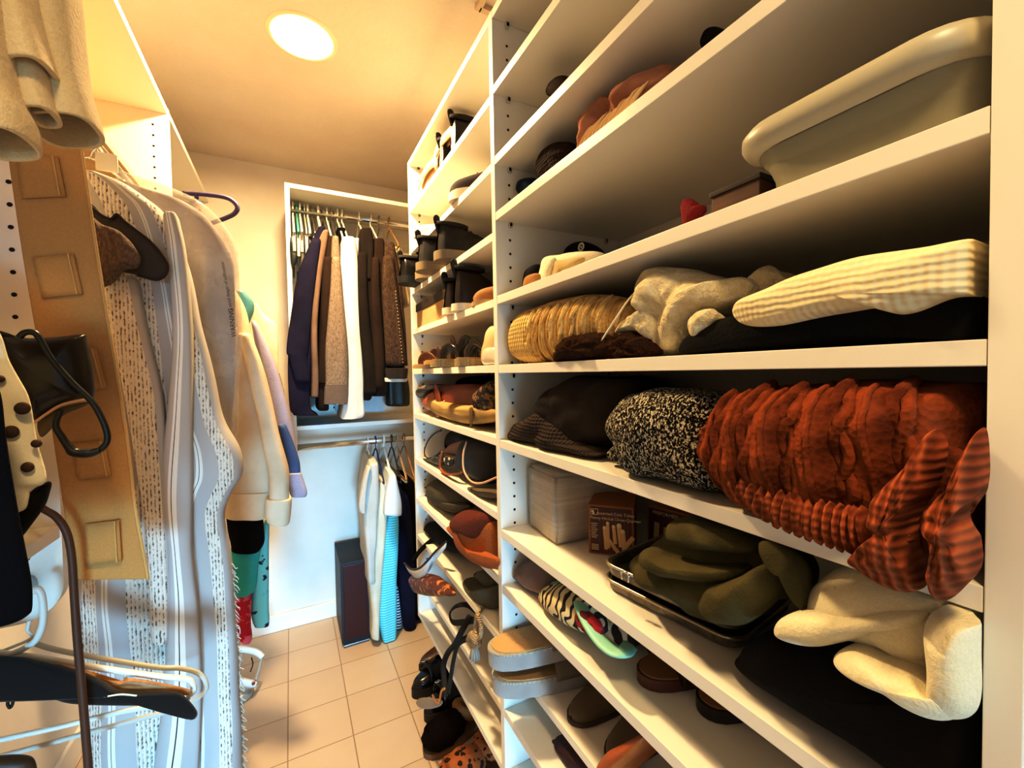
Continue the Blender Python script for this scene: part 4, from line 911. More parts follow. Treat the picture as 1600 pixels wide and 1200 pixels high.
# ---- L8 ----
z=SS['L8']+.0008
OLC=M('olive felt','#5a5340',.9,'felt','#443e2e',50,.25)
t=soft('bucket_hat','olive felt hat with folded brim at the far end of the eighth shoe shelf','hat',OLC,[(676,780),(672,765),(676,752),(690,748),(715,755),(732,770),(735,790),(715,800),(695,797),(683,790)],val=.49,front=.05,back=.09,zmin=z,amp=.004,n=50,parts=[('brim',OLC,[(676,775),(681,771),(695,783),(720,788),(735,792),(715,801),(694,797),(682,788)],dict(val=.455,front=.012,back=.02,amp=.002,n=40))])
bm=NB(); tube(bm,[W(673,757,x=.47),W(671,765,x=.46),W(676,775,x=.455),W(675,782,x=.455),W(680,788,x=.455)],.003,6); o=obj('cord',bm,SOB); o.parent=t; o.location=-Vector(t.location)
OF=M('rust felt','#b06a2e',.95,'felt','#8d4c1c',45,.35); 
t=soft('felt_hat','rust orange felt hat drooping over the edge of the eighth shoe shelf','hat',OF,[(707,838),(710,820),(720,808),(745,805),(777,815),(778,886),(762,886),(742,877),(722,862)],val=.45,front=.05,back=.12,zmin=z,amp=.004,n=60,parts=[('crown',M('rust felt dark','#6d2d10',.95,'felt','#4d1d0a',45,.3),[(715,812),(730,796),(760,795),(777,805),(777,845),(755,838),(735,836),(722,826)],dict(val=.455,front=.06,back=.06,amp=.003,n=40)),('brim_roll',OF,[(708,838),(713,826),(722,850),(745,866),(777,872),(777,888),(755,886),(730,872),(715,856)],dict(val=.405,front=.012,back=.018,amp=.002,n=50))])
# ---- L9 ----
z=SS['L9']+.0008
t=soft('black_pouch','black drawstring pouch at the far end of the ninth shoe shelf','pouch',BLACK,[(659,832),(662,822),(672,815),(690,820),(712,838),(730,860),(705,862),(680,848),(666,842)],val=.48,front=.03,back=.09,zmin=z,amp=.004)
t=thing('sun_visor','white sun visor with black edge poking out past the shoe shelves','visor',W(655,880,x=.36))
bm=NB(); A_=[W(632,882,x=.385),W(640,893,x=.37),W(652,900,x=.365),W(664,897,x=.37),W(676,882,x=.39),W(690,866,x=.42),W(712,858,x=.45)]
Bv=[W(640,880,x=.385),W(646,886,x=.375),W(654,889,x=.372),W(664,886,x=.378),W(674,874,x=.39),W(688,862,x=.42),W(712,854,x=.45)]
P1=cat([W(632,880,x=.385),W(642,889,x=.372),W(655,888,x=.368),W(668,876,x=.38),W(680,862,x=.405),W(698,846,x=.43)],6); P2=cat([W(639,893,x=.388),W(648,902,x=.376),W(656,903,x=.374),W(666,897,x=.38),W(676,882,x=.40),W(696,856,x=.425)],6)
loft(bm,[P1,P2],False); obj('brim',bm,M('white visor','#d6d2cc',.6,'fabric','#bdb8b2'),t,solid=.004)
bm=NB(); tube(bm,P1,.004,6,n=1); obj('edge_band',bm,M('visor black edge','#2a1f16',.6),t)
bm=NB(); tube(bm,[W(646,878,x=.39),W(652,866,x=.40),W(663,854,x=.425),W(676,844,x=.455),W(694,840,x=.475)],.009,8,flat=(1,.35)); obj('head_strap',bm,BLACK,t)
soft('patterned_bag','tortoiseshell brown patterned bag sticking out beneath the white visor','bag',M('tortoise print','#5e2a10',.5,'patch','#cf8a45',45,.1,fac=.58),[(641,905),(648,897),(664,896),(680,900),(700,915),(712,930),(690,932),(665,930),(650,924)],val=.395,front=.03,back=.03,zmin=None,amp=.003,n=50)
GG=M('sage grey suede','#6e6a55',.8,'felt','#55523f',50,.2)
t=soft('suede_bootie','sage grey suede bootie lying on its side, near end of the ninth shoe shelf','shoe',GG,[(732,935),(733,925),(746,918),(760,920),(776,917),(776,950),(760,950),(740,946)],val=.47,front=.04,back=.08,zmin=z,amp=.002,n=44)
t=soft('suede_bootie','sage grey suede bootie behind its pair on the ninth shoe shelf','shoe',GG,[(748,915),(750,895),(757,890),(776,905),(776,920),(758,920)],val=.50,front=.03,back=.08,zmin=z+.02,amp=.002,n=44)
# rope tassel belt
t=thing('rope_belt','pale twisted rope belt with tassel hanging off the ninth shoe shelf','belt',W(748,965,x=.43))
RP=M('pale rope','#cbb596',.9,'knit','#8f7a5e',80,.7)
bm=NB()
for k in range(2):
    tube(bm,[W(777,944+6*k,x=.50),W(760,947+5*k,x=.46),W(747,958,x=.418),W(743+9*k,980,x=.415),W(744+6*k,996,x=.41),W(742,1003,x=.41)],.0055,8)
obj('rope',bm,RP,t)
bm=NB(); tube(bm,[W(731,1000,x=.41),W(738,993,x=.41),W(746,1003,x=.41),W(741,1010,x=.41)],[.006,.012,.012,.009],10); obj('knot',bm,RP,t)
bm=NB()
for k in range(9):
    a=k*2*PI/9; tube(bm,[W(742,1008,x=.41),W(742,1016,x=.41)+Vector((.008*math.cos(a),.008*math.sin(a),0)),W(742,1028,x=.41)+Vector((.011*math.cos(a),.011*math.sin(a),-.003*random.random()))],.004,5,n=2)
obj('tassel',bm,M('tassel grey','#9c9284',.9),t)
# ---- L10: black tote straps hanging to the floor shoes ----
z=SS['L10']+.0008
t=thing('lanyard_strap','long black webbing strap with grey tag hanging from the tenth shoe shelf','strap',W(690,1085,x=.38))
BW=M('black webbing','#100e0d',.75)
bm=NB(); tube(bm,[W(745,968,x=.44),W(725,972,x=.43),W(707,972,x=.42),W(703,958,x=.425),W(713,947,x=.43),W(730,945,x=.45),W(745,955,x=.47)],.0085,8,flat=(1,.35)); obj('loop',bm,BW,t)
bm=NB(); tube(bm,[W(735,962,x=.43),W(722,985,x=.41),W(712,1005,x=.405),W(700,1020,x=.40),W(693,1040,x=.39),W(695,1070,x=.38),W(696,1088,x=.37)],.0085,8,flat=(1,.35)); obj('webbing',bm,BW,t)
bm=NB(); tube(bm,[W(745,990,x=.43),W(730,997,x=.42),W(716,1006,x=.41),W(709,1030,x=.40),W(704,1060,x=.385),W(700,1085,x=.37)],.0085,8,flat=(1,.35)); obj('webbing',bm,BW,t)
obj('tag',puff([(650,1098),(656,1091),(672,1090),(690,1094),(688,1103),(670,1108),(656,1106)],val=.365,front=.003,back=.003,amp=0,n=40),M('grey tag','#9b9288',.6),t)
bm=NB(); tube(bm,[W(676,1086,x=.36),W(680,1094,x=.36),W(686,1098,x=.36),W(690,1080,x=.36),W(695,1076,x=.36)],.0035,6); obj('clasp',bm,M('brass','#c98f4f',.35,metal=.8),t)
# ---- floor shoes under the shelving ----
FURB=M('dark brown fur','#2b1c13',1.,'felt','#120a06',50,.7,bd=.01,spec=.05)
p1=W(655,1062,z=.05); p2=W(668,1098,z=.05)
def buckle_shoe(lb,c,ang):
    t=shoe('buckle_shoe',lb,(c.x,c.y,.0005),ang,(M('black gloss leather','#141110',.22),SOB,LIN),L=.27,Wd=.10,H=.08,sole=.035,tab=False)
    RM=Matrix.Translation(Vector((c.x,c.y,0)))@Matrix.Rotation(ang,4,'Z')
    for s0 in (.0,.07):
        bm=NB(); x=s0; tube(bm,[(x,-.048,.06),(x,-.03,.098),(x,0,.108),(x,.03,.098),(x,.048,.06)],.009,8,flat=(.35,1.1),n=3); bmesh.ops.transform(bm,matrix=RM,verts=bm.verts); obj('strap',bm,LEA,t)
        bm=NB(); tube(bm,[(x-.009,-.03,.103),(x+.009,-.03,.103),(x+.009,-.012,.111),(x-.009,-.012,.111)],.002,6,closed=True,n=1); bmesh.ops.transform(bm,matrix=RM,verts=bm.verts); obj('buckle',bm,M('silver','#d8d4cc',.2,metal=1.),t)
    return t
buckle_shoe('black lug-soled buckle shoe on the floor, toe out beneath the shelving',W(672,1058,z=.04)+Vector((.055,.01,0)),PI+.25)
buckle_shoe('black lug-soled buckle shoe half under the brown fur slipper',W(690,1085,z=.04)+Vector((.055,-.02,0)),PI+.2)
def slipper(lb,c,ang,m,cuff,L=.27,Wd=.115):
    t=thing('slipper',lb,'slipper',(c[0],c[1],0)); RM=Matrix.Translation(Vector((c[0],c[1],.0005)))@Matrix.Rotation(ang,4,'Z')
    bm=NB(); rg=[]
    for s in [0,.02,.06,.12,.25,.4,.55,.7,.82,.9,.96,1]:
        w=Wd/2*(.75+.25*math.sin(PI*s))*math.sqrt(max(.02,1-abs(2*s-1)**5)); x=L*(s-.5); rg.append([Vector((x,w*math.cos(q)*1.03,.018*(q_>0)) ) if False else Vector((x,sg*w,zz)) for sg,zz in ((-1,0),(1,0),(1,.018),(-1,.018))])
    loft(bm,rg); bmesh.ops.transform(bm,matrix=RM,verts=bm.verts); obj('sole',bm,M('slipper sole','#7a5634',.8),t,angle=40)
    bm=NB(); blob(bm,(.05,0,.045),(L*.32,Wd*.5,.042),.006,60,1.,30,18,flatz=.012); bmesh.ops.transform(bm,matrix=RM,verts=bm.verts); obj('upper',bm,m,t)
    bm=NB(); tube(bm,[(L*.10*math.cos(q)-.05,Wd*.36*math.sin(q),.055+.01*math.cos(q)) for q in [k*PI/5 for k in range(10)]],.018,10,closed=True,n=3)
    for v in bm.verts: v.co+=Vector((1,1,1))*.004*nz(v.co,80)
    bmesh.ops.transform(bm,matrix=RM,verts=bm.verts); obj('cuff',bm,cuff,t); return t
q=W(695,1130,z=.05); slipper('dark brown furry slipper on the floor beneath the shelving, tan cuff',(q.x+.04,q.y,0),PI+.35,FURB,M('tan fleece','#a87a48',1.,'felt','#8a5f34',60,.4))
q=W(715,1180,z=.05); slipper('leopard print slipper on the floor nearest the wide bay',(q.x+.05,q.y-.03,0),PI+.2,M('leopard plush','#a5622e',1.,'leopard','#1e0f08',42,.2),M('leopard cuff','#a5622e',1.,'leopard','#1e0f08',60,.2))
q=W(672,1022,z=.04); shoe('loafer','brown leather loafer on the floor under the far end of the shelving',(q.x+.07,q.y,.0005),PI+.2,(M('brown calf','#5e3a20',.35,'fabric','#4a2c16'),SOB,LINT),L=.25,Wd=.09,H=.07,sole=.02,tab=False)
# ================= back wardrobe: hanging clothes =================
BAY=None
PLW=M('white plastic','#e6e2d6',.4); PLT=M('teal plastic','#4fa39b',.4); PLN=M('navy plastic','#232a66',.4); PLK=M('black plastic','#15110f',.4); WIRE=M('steel wire','#a8a49c',.3,metal=.9); WOODH=M('tan wood','#b98a55',.5,'wood','#9a6d3c',20,0,stretch=(4,1,4)); CLR=M('frosted plastic','#cfc9bb',.3)
dpt=lambda t:1 if t>.09 else (.22+.78*(t/.09)**.7)
def coat(name,label,cat_,mat,rows,y=2.0,df=.03,db=.36,x=None,rz=RZ1,hm=None,group=None,fold=.004,parts=(),seed=0.,hl=None,sub=1):
    rows=list(rows)
    bm=hung(rows,y,df,db,fold=fold,fk=120,seed=seed,dfn=dpt,amp=.003,ys=lambda t:.17*max(0,1-t/.09)**1.5)
    c=(W(rows[0][1],rows[0][0],y=y)+W(rows[0][2],rows[0][0],y=y))/2
    mn=min(v.co.z for v in bm.verts)
    if parts:
        t=thing(name,label,cat_,(c.x,y+.17,mn),group); obj('body',bm,mat,t,sub=sub)
        for nm,m,rw,kw in parts: obj(nm,hung(rw,**{**dict(y=y-.03,df=.02,db=.05,fold=.003,fk=120,amp=.002),**kw}),m,t,sub=sub)
    else:
        t=obj(name,bm,mat,sub=sub); recenter(t); tag(t,label,cat_,group)
    if hm:
        hanger('clothes_hanger',hl or ('hanger of the '+' '.join(label.split(',')[0].split(' on ')[0].split(' hanging ')[0].split()[:11])),hm,(c.x,RYB,rz+.012),.19,'y',.12,r=.0045 if hm is PLW else .0034)
    return t
NV=F('navy fleece','#2b2740','#1d1a2e',30); MV=F('taupe jersey','#8a7264','#75604f',30); DB=F('dark brown jersey','#3d2d23','#2b1f17',30)
HG=M('heather grey','#9a8a7c',.95,'heather','#6b5c4f',60,.2,spec=.1); WH=F('white jersey','#ece8e0','#d8d2c8',30); CH_=F('charcoal jersey','#2f2620','#211a15',30); BJ=M('brown boucle','#5f4d40',.95,'heather','#3a2c22',40,.4,spec=.1)
coat('sweatshirt','navy sweatshirt, leftmost garment on the upper rod of the back wardrobe','sweatshirt',NV,[(350,499,507),(362,494,508),(400,478,503),(450,464,494),(520,449,487),(580,447,486),(635,450,485),(650,453,500)],hm=PLW,seed=1,parts=[('sleeve',NV,[(372,488,502),(420,468,496),(480,456,488),(545,447,482),(560,452,480),(600,462,484)],{}) ])
coat('sweatshirt','taupe sweatshirt squeezed between the navy sweatshirt and the dark brown one','sweatshirt',MV,[(354,508,514),(372,496,513),(420,488,505),(500,486,497),(600,486,498),(622,486,498)],hm=WIRE,seed=2)
coat('hooded_jacket','dark brown hooded jacket between the taupe and the grey heather garments','jacket',DB,[(362,513,520),(385,506,522),(450,502,520),(540,498,516),(600,497,513),(644,496,514)],y=2.02,hm=PLW,seed=3,parts=[('sleeve',DB,[(400,505,520),(450,502,518),(520,500,516),(590,497,514),(598,497,513)],{})])
coat('hooded_sweatshirt','grey heather hooded sweatshirt left of the white sweatshirt','sweatshirt',HG,[(362,521,528),(385,517,530),(450,515,534),(520,510,541),(590,508,543),(600,508,543)],hm=WIRE,seed=4,parts=[('sleeve',HG,[(400,518,531),(460,515,536),(540,508,543),(595,508,544),(602,508,544)],{}),('cuff',M('heather rib','#85756a',.95,'knit','#6b5c50',60,.4,'X'),[(600,508,544),(606,507,544),(628,506,543),(632,506,542)],{})])
coat('blouse','black sleeveless top with a bow behind the grey heather sweatshirt','top',BLACK,[(354,527,537),(362,526,540),(385,528,540),(400,529,540),(420,531,541)],y=2.08,df=.02,db=.1,hm=PLW,seed=5)
coat('sweatshirt','white sweatshirt in the middle of the upper rod','sweatshirt',WH,[(364,538,548),(380,533,556),(430,531,560),(500,536,565),(580,543,568),(625,537,568),(650,532,568),(655,534,552)],hm=PLW,seed=6,parts=[('sleeve',WH,[(372,552,562),(400,550,560),(450,548,558),(480,550,560)],dict(y=2.02))])
coat('hooded_sweatshirt','charcoal hooded sweatshirt right of the white sweatshirt','sweatshirt',CH_,[(358,566,577),(375,561,581),(430,559,582),(500,563,586),(570,568,590),(616,568,582),(626,569,577)],hm=PLW,seed=7,parts=[('hood',CH_,[(357,564,578),(366,562,582),(385,562,584),(410,566,582),(440,570,580)],dict(y=1.98,df=.02,db=.12)),('sleeve',CH_,[(392,560,574),(450,559,574),(520,562,580),(580,568,588),(618,568,588)],{})])
coat('hooded_sweatshirt','dark brown hooded sweatshirt between the charcoal one and the brown jacket','sweatshirt',DB,[(368,586,597),(385,581,600),(440,579,601),(520,581,604),(600,584,605),(620,582,601)],hm=PLW,seed=8,parts=[('sleeve',DB,[(400,580,592),(460,579,594),(540,582,600),(610,584,602)],{})])
coat('jacket','brown tweed jacket with studded edge and turned cuff at the right of the upper rod','jacket',BJ,[(372,601,611),(392,598,618),(440,597,626),(500,600,632),(560,602,636),(572,602,637)],hm=WIRE,seed=9,parts=[('sleeve',BJ,[(398,598,614),(450,597,620),(520,600,630),(574,602,636)],{}),('cuff',M('dark tweed','#3b2f27',.95,'heather','#241b15',50,.3),[(575,601,637),(581,601,637),(589,602,636),(592,604,634)],dict(df=.03)),('shirt_cuff',WH,[(590,598,636),(593,598,637),(597,600,635)],dict(df=.02))])
st=[o for o in C.objects if o.name.startswith('jacket') and o.parent is None][-1]
bm=NB()
for i in range(22):
    p=W(618+.55*i,455+5.3*i,y=1.945); bmesh.ops.create_uvsphere(bm,u_segments=6,v_segments=4,radius=.0028,matrix=Matrix.Translation(p))
obj('studs',bm,M('stud','#c2b39a',.4),st)
coat('trousers','black green leather trousers hanging under the brown tweed jacket','trousers',M('green black leather','#20261f',.35,'fabric','#141812'),[(560,605,630),(590,602,637),(610,602,640),(636,603,640)],y=2.06,df=.02,db=.1,seed=10)
coat('cap_holder','cream padded garment top at the far right of the upper rod','garment',F('cream padding','#e3d3b2','#cdbb96'),[(384,612,622),(392,608,628),(405,609,630),(418,612,630),(440,620,634),(480,630,640)],y=2.08,df=.03,db=.1,hm=WOODH,seed=11)
coat('shirt','white shirt tail hanging low behind the dark hoodies','shirt',F('pale blue white','#dfe3e6','#cfd3d6'),[(580,540,600),(610,522,604),(632,522,604),(644,524,600)],y=2.2,df=.02,db=.03,seed=12)
# empty hangers bunched at the left end
emp=[(PLW,'white plastic hanger, leftmost on the upper rod of the back wardrobe',455),(PLT,'teal plastic hanger among the bunched empty hangers',462),(PLW,'white plastic hanger right beside the teal one',467),(CLR,'frosted clip hanger third from the teal hanger',474),(PLW,'white clip hanger in the middle of the bunch of empty hangers',479),(WIRE,'steel wire hanger next to the navy sweatshirt',486),(PLW,'thick white plastic hanger just left of the navy sweatshirt',495)]
for i,(m,lb,u) in enumerate(emp):
    x=W(u,330,y=2.2).x+.004; t=hanger('clothes_hanger',lb,m,(max(x,.031),RYB,RZ1+.012),.17+.01*(i%3),'y',.11,r=.0052 if m in (PLW,PLT) else .0034,group='empty hangers on the upper back rod')
    for s in (-1,1):
        bm=NB(); box(bm,max(x,.031)-.006,max(x,.031)+.006,RYB+s*.15-.012,RYB+s*.15+.012,RZ1-.24-.02*(i%2),RZ1-.165,.003); obj('clip',bm,PLK if i in (4,) else CLR,t)
soft('tie','dark green satin tie hanging beneath the empty hangers','tie',M('green satin','#27302a',.35,'fabric','#1a201c'),[(454,370),(462,372),(465,395),(463,412),(456,415),(453,395)],ax='y',val=2.05,front=.008,back=.02,amp=.002)
# ---------------- lower rod ----------------
GT=F('pale grey jersey','#d3cfc6','#bfbab0',30)
def low(name,label,cat_,mat,rows,y,hm,**k): return coat(name,label,cat_,mat,rows,y=y,rz=RZ2,hm=hm,db=k.pop('db',.3),**k)
low('t_shirt','pale grey t-shirt, leftmost on the lower rod','t-shirt',GT,[(716,580,588),(730,575,591),(760,570,592),(800,567,590),(850,571,588),(870,572,586),(915,574,586)],2.03,PLW,seed=21,parts=[('sleeve',GT,[(728,574,580),(750,567,575),(790,560,571),(802,563,571)],dict(y=2.0))])
low('shirt','cream long shirt hanging beside the pale grey t-shirt','shirt',F('cream cotton','#e2d8c2','#cfc3aa',30),[(748,593,601),(765,591,605),(830,584,603),(900,576,597),(960,580,593),(1000,580,592)],2.05,PLN,seed=22)
low('blouse','white floral blouse with short sleeves in the middle of the lower rod','blouse',M('floral print','#dfe3e2',.85,'patch','#d9a59c',45,.1,fac=.68),[(735,609,616),(755,605,621),(785,600,627),(806,599,628)],2.0,PLW,seed=23)
low('dress','turquoise striped long dress reaching nearly to the floor','dress',M('turquoise stripes','#43bccb',.85,'stripes','#8fdbe2',26,.1,'Z',fac=.5),[(760,606,614),(808,604,622),(850,596,622),(900,593,620),(960,590,619),(1000,597,618),(1014,601,614)],2.06,PLW,seed=24,db=.2)
low('skirt','navy and white chevron skirt behind the turquoise dress','skirt',M('chevron print','#20283f',.85,'stripes','#dfe3e6',22,.1,'Z',fac=.5,dist=2.),[(905,613,622),(940,613,626),(980,613,629),(986,614,628)],2.14,None,seed=25,db=.15)
low('dress','navy dress between the turquoise dress and the shoe shelves','dress',F('navy cotton','#1c1c38','#141428',30),[(762,624,634),(790,622,640),(850,621,646),(930,624,648),(1000,634,650),(1004,637,650)],2.1,WOODH,seed=26,db=.2)
low('jacket','black jacket on a wooden hanger at the right end of the lower rod','jacket',BLACK,[(745,632,642),(765,628,650),(850,628,665),(950,632,668),(965,634,666)],2.14,WOODH,seed=27,db=.2)
for i,(u,m,lb) in enumerate(((600,PLW,'white empty hanger showing its long arm on the lower rod'),(612,PLK,'black empty hanger beside the floral blouse'),(620,CLR,'frosted empty hanger right of the black hanger on the lower rod'))):
    hanger('clothes_hanger',lb,m,(W(u,690,y=2.2).x,RYB,RZ2+.012),.19,'y',.13,r=.0036)
# ---------------- dark wooden box on the floor ----------------
BXW=M('black ash','#23222a',.5,'wood','#17161c',20,0,stretch=(1,1,6)); RED=M('wine red lacquer','#3c1418',.3)
a=W(535,1012,z=0); h=W(535,896,x=a.x).z
t=thing('floor_speaker','black wooden speaker cabinet with wine red front standing on the floor tiles','speaker',(a.x+.06,a.y+.14,0))
bm=NB(); box(bm,a.x,a.x+.125,a.y,a.y+.285,.012,h,.003); obj('cabinet',bm,BXW,t,smooth=False)
bm=NB(); box(bm,a.x+.012,a.x+.117,a.y-.004,a.y+.001,.03,h-.012,.002); obj('front_panel',bm,RED,t,smooth=False)
bm=NB(); box(bm,a.x+.005,a.x+.122,a.y-.012,a.y+.01,.0,.013,.003); obj('base_strip',bm,M('dark chrome','#7f8288',.25,metal=.8),t,smooth=False)
for x in (a.x+.02,a.x+.108):
    bm=NB(); lathe(bm,(x,a.y+.24,0),[(.012,0),(.012,.0125)],12); obj('foot',bm,PLK,t)
# ================= left side: hanging clothes and accessories =================
def shawl_mat():
    m=bpy.data.materials.new('woven shawl'); m.use_nodes=True; nt=m.node_tree; N=nt.nodes; L=nt.links; b=N['Principled BSDF']; b.inputs['Roughness'].default_value=.95; b.inputs['Specular IOR Level'].default_value=.1
    tc=N.new('ShaderNodeTexCoord'); sx=N.new('ShaderNodeSeparateXYZ'); L.new(tc.outputs['UV'],sx.inputs[0])
    n=N.new('ShaderNodeTexNoise'); n.inputs['Scale'].default_value=3; L.new(tc.outputs['UV'],n.inputs['Vector'])
    ad=N.new('ShaderNodeMath'); ad.operation='MULTIPLY_ADD'; L.new(n.outputs['Fac'],ad.inputs[0]); ad.inputs[1].default_value=.05; L.new(sx.outputs['X'],ad.inputs[2])
    def ramp(el):
        r=N.new('ShaderNodeValToRGB'); r.color_ramp.interpolation='CONSTANT'; e=r.color_ramp.elements
        e[0].position=0; e[0].color=el[0][1]; e[1].position=el[1][0]; e[1].color=el[1][1]
        for p,c in el[2:]:
            x=e.new(p); x.color=c
        L.new(ad.outputs[0],r.inputs[0]); return r.outputs[0]
    G=lin('#bdb7b3'); Wt=lin('#e9e3da'); K_=lin('#2a2420'); Y=(1,1,1,1); Z=(0,0,0,1)
    base=ramp([(0,G),(.27,Wt),(.295,K_),(.299,Wt),(.325,G),(.68,Wt),(.70,K_),(.704,Wt),(.73,G)])
    msk=ramp([(0,Z),(.09,Y),(.22,Z),(.44,Y),(.60,Z),(.84,Y),(.95,Z)])
    mp=N.new('ShaderNodeMapping'); mp.inputs['Scale'].default_value=(230,230,150); L.new(tc.outputs['Object'],mp.inputs[0])
    v=N.new('ShaderNodeTexNoise'); v.inputs['Scale'].default_value=1; v.inputs['Detail'].default_value=3; L.new(mp.outputs[0],v.inputs['Vector'])
    w=N.new('ShaderNodeTexWave'); w.inputs['Scale'].default_value=58; w.bands_direction='X'; w.inputs['Distortion'].default_value=1.; L.new(tc.outputs['Object'],w.inputs['Vector'])
    mu=N.new('ShaderNodeMath'); mu.operation='MULTIPLY_ADD'; L.new(w.outputs['Fac'],mu.inputs[0]); mu.inputs[1].default_value=.35; L.new(v.outputs['Fac'],mu.inputs[2])
    tr=N.new('ShaderNodeValToRGB'); e=tr.color_ramp.elements; e[0].position=.38; e[0].color=lin('#6b5a4a'); e[1].position=.60; e[1].color=lin('#e6ddd0'); L.new(mu.outputs[0],tr.inputs[0])
    mx=N.new('ShaderNodeMix'); mx.data_type='RGBA'; L.new(msk,mx.inputs[0]); L.new(base,mx.inputs[6]); L.new(tr.outputs[0],mx.inputs[7]); L.new(mx.outputs[2],b.inputs['Base Color'])
    bp=N.new('ShaderNodeBump'); bp.inputs['Strength'].default_value=.7; bp.inputs['Distance'].default_value=.004; m2=N.new('ShaderNodeMath'); m2.operation='MULTIPLY'; L.new(msk,m2.inputs[0]); L.new(mu.outputs[0],m2.inputs[1]); L.new(m2.outputs[0],bp.inputs['Height']); L.new(bp.outputs[0],b.inputs['Normal'])
    return m
SHW=shawl_mat()
def lhung(name,label,cat_,mat,rows,y,df,db,parts=(),group=None,sub=1,thingy=False,**k):
    bm=hung(rows,y,df,db,**k); mn=min(v.co.z for v in bm.verts); c=sum((v.co for v in bm.verts),Vector())/len(bm.verts)
    if parts or thingy:
        t=thing(name,label,cat_,(c.x,y,mn),group); obj('body',bm,mat,t,sub=sub)
        for nm,m,rw,kw in parts: obj(nm,hung(rw,**{**dict(y=y-.02,df=.02,db=.02,fold=.003,fk=90),**kw}),m,t,sub=sub)
        return t
    o=obj(name,bm,mat,sub=sub); recenter(o); return tag(o,label,cat_,group)
# --- long woven shawl ---
sh=lhung('woven_shawl','long grey and white striped woven shawl with textured bands hanging to the floor','shawl',SHW,[(284,128,172),(296,126,206),(315,127,235),(340,130,262),(400,138,288),(500,146,312),(600,140,336),(655,134,352),(700,130,376),(738,126,381),(765,125,366),(800,124,352),(850,122,358),(920,120,367),(1000,122,373),(1100,128,378),(1190,130,381),(1260,130,380)],1.06,.05,.05,n=72,m=6,fold=.018,fk=38,seed=3,uv=True,thingy=True,amp=.004,
  parts=[('front_fold',SHW,[(430,160,215),(520,176,232),(620,195,255),(720,212,262),(820,228,268),(920,234,272),(985,236,270),(1000,240,266)],dict(y=1.0,df=.018,db=.03,n=30,fold=.003,fk=90,uv=True,uvr=(.44,.62))),('front_fold',SHW,[(330,255,275),(400,262,290),(520,270,300),(640,262,300),(760,250,300),(860,262,300),(960,262,310),(1080,255,315),(1200,240,310),(1260,235,305)],dict(y=1.0,df=.016,db=.04,n=30,fold=.004,fk=90,uv=True,uvr=(.58,.80),seed=5))])
bm=NB()
for i in range(70):   # ragged fringe edge
    t_=i/69; v=880+t_*330; u=362+18*t_
    p=W(u+3*math.sin(i*1.9),v,y=1.05); tube(bm,[p,p+Vector((.003+.004*random.random(),-.003,-.004)),p+Vector((.005+.005*random.random(),-.002,-.012*random.random()-.004))],.0012,4,n=2)
obj('fringe',bm,F('fringe yarn','#cfc6ba','#a99e90'),sh)
# velvet hanger + sock-like wrap in front of the shawl
vel=M('brown velvet','#43352a',.9,'fabric','#352a20',50,.1,sheen=.4)
t=thing('clothes_hanger','wide brown velvet hanger arm in front of the striped shawl','hanger',W(205,345,y=.955))
obj('arm',puff([(138,322),(160,336),(172,343),(182,334),(196,346),(232,374),(258,404),(263,420),(258,432),(243,437),(215,430),(180,425),(140,430)],ax='y',val=.965,front=.006,back=.006,amp=0,n=60,flat=.3),vel,t)
bm=NB(); tube(bm,[W(u,v,y=.958) for u,v in ((140,322),(160,337),(174,342),(183,335),(196,347),(232,375),(258,405),(262,420),(256,432),(243,437),(215,430))],.0024,6); obj('rim',bm,M('velvet rim','#2c211a',.9),t)
soft('knit_wrap','grey brown knitted wrap draped over the velvet hanger','wrap',M('taupe melange','#7a6552',.95,'heather','#4f4034',60,.3),[(138,345),(160,350),(190,362),(212,388),(219,402),(215,418),(195,422),(180,440),(160,450),(138,455)],ax='y',val=.935,front=.018,back=.012,amp=.005,freq=30,n=50)
# --- garment in clear plastic bag ---
t=thing('garment_bag','clear plastic dry-cleaning bag over a pale grey garment, printed with a warning line','garment bag',W(300,690,y=1.2))
rows=[(281,182,206),(290,184,240),(305,190,290),(325,195,325),(350,200,348),(385,205,368),(420,210,375),(520,215,377),(600,225,375),(650,240,371),(700,250,366)]
obj('garment',hung([(a+9,b+4,c-9) for a,b,c in rows],1.215,.035,.035,n=40,fold=.008,fk=70,seed=2),F('grey lilac cotton','#b4a9a6','#a0958f',20),t,sub=1)
obj('plastic_cover',hung(rows,1.205,.05,.055,n=48,fold=.009,fk=90,seed=6,amp=.008,openb=True),film_mat('bag film','#d9d2cc',.18,.5,.1),t,sub=1)
INKD=M('warning ink','#2e2620',.7)
def vtext(s,size,p0,p1):
    a,b=W(*p0,y=1.135),W(*p1,y=1.135); ang=math.atan2(b.z-a.z,b.x-a.x)
    text('printed_text',s,size,INKD,a,(PI/2,-ang,0),t,.0001,'LEFT')
vtext('WARNING',.0135,(366,527),(362,493)); vtext(': To avoid danger of suffocation',.0092,(362,492),(343,385))
# purple hanger
t=thing('clothes_hanger','purple plastic hanger end sticking out above the garment bag','hanger',W(330,320,y=1.45))
PU=M('purple plastic','#54486e',.45)
bm=NB(); tube(bm,[W(u,v,y=1.45) for u,v in ((286,302),(310,303),(345,307),(362,313),(371,324),(366,334),(352,341),(338,346),(322,352))],.0062,10); obj('frame',bm,PU,t)
bm=NB(); tube(bm,[W(u,v,y=1.45) for u,v in ((306,304),(307,310),(300,315),(292,320))],.005,8); obj('hook',bm,PU,t)
# hooks and tag at the top of the rod
t=hanger('clothes_hanger','wire hanger hook with white paper tag on the rod above the striped shawl',CHROME,(RXL,1.10,1.762),.05,'x',.035,r=.0026)
bm=NB(); box(bm,RXL+.012,RXL+.045,1.085,1.09,1.685,1.72,.002); obj('paper_tag',bm,M('paper','#e6dcc8',.8),t)
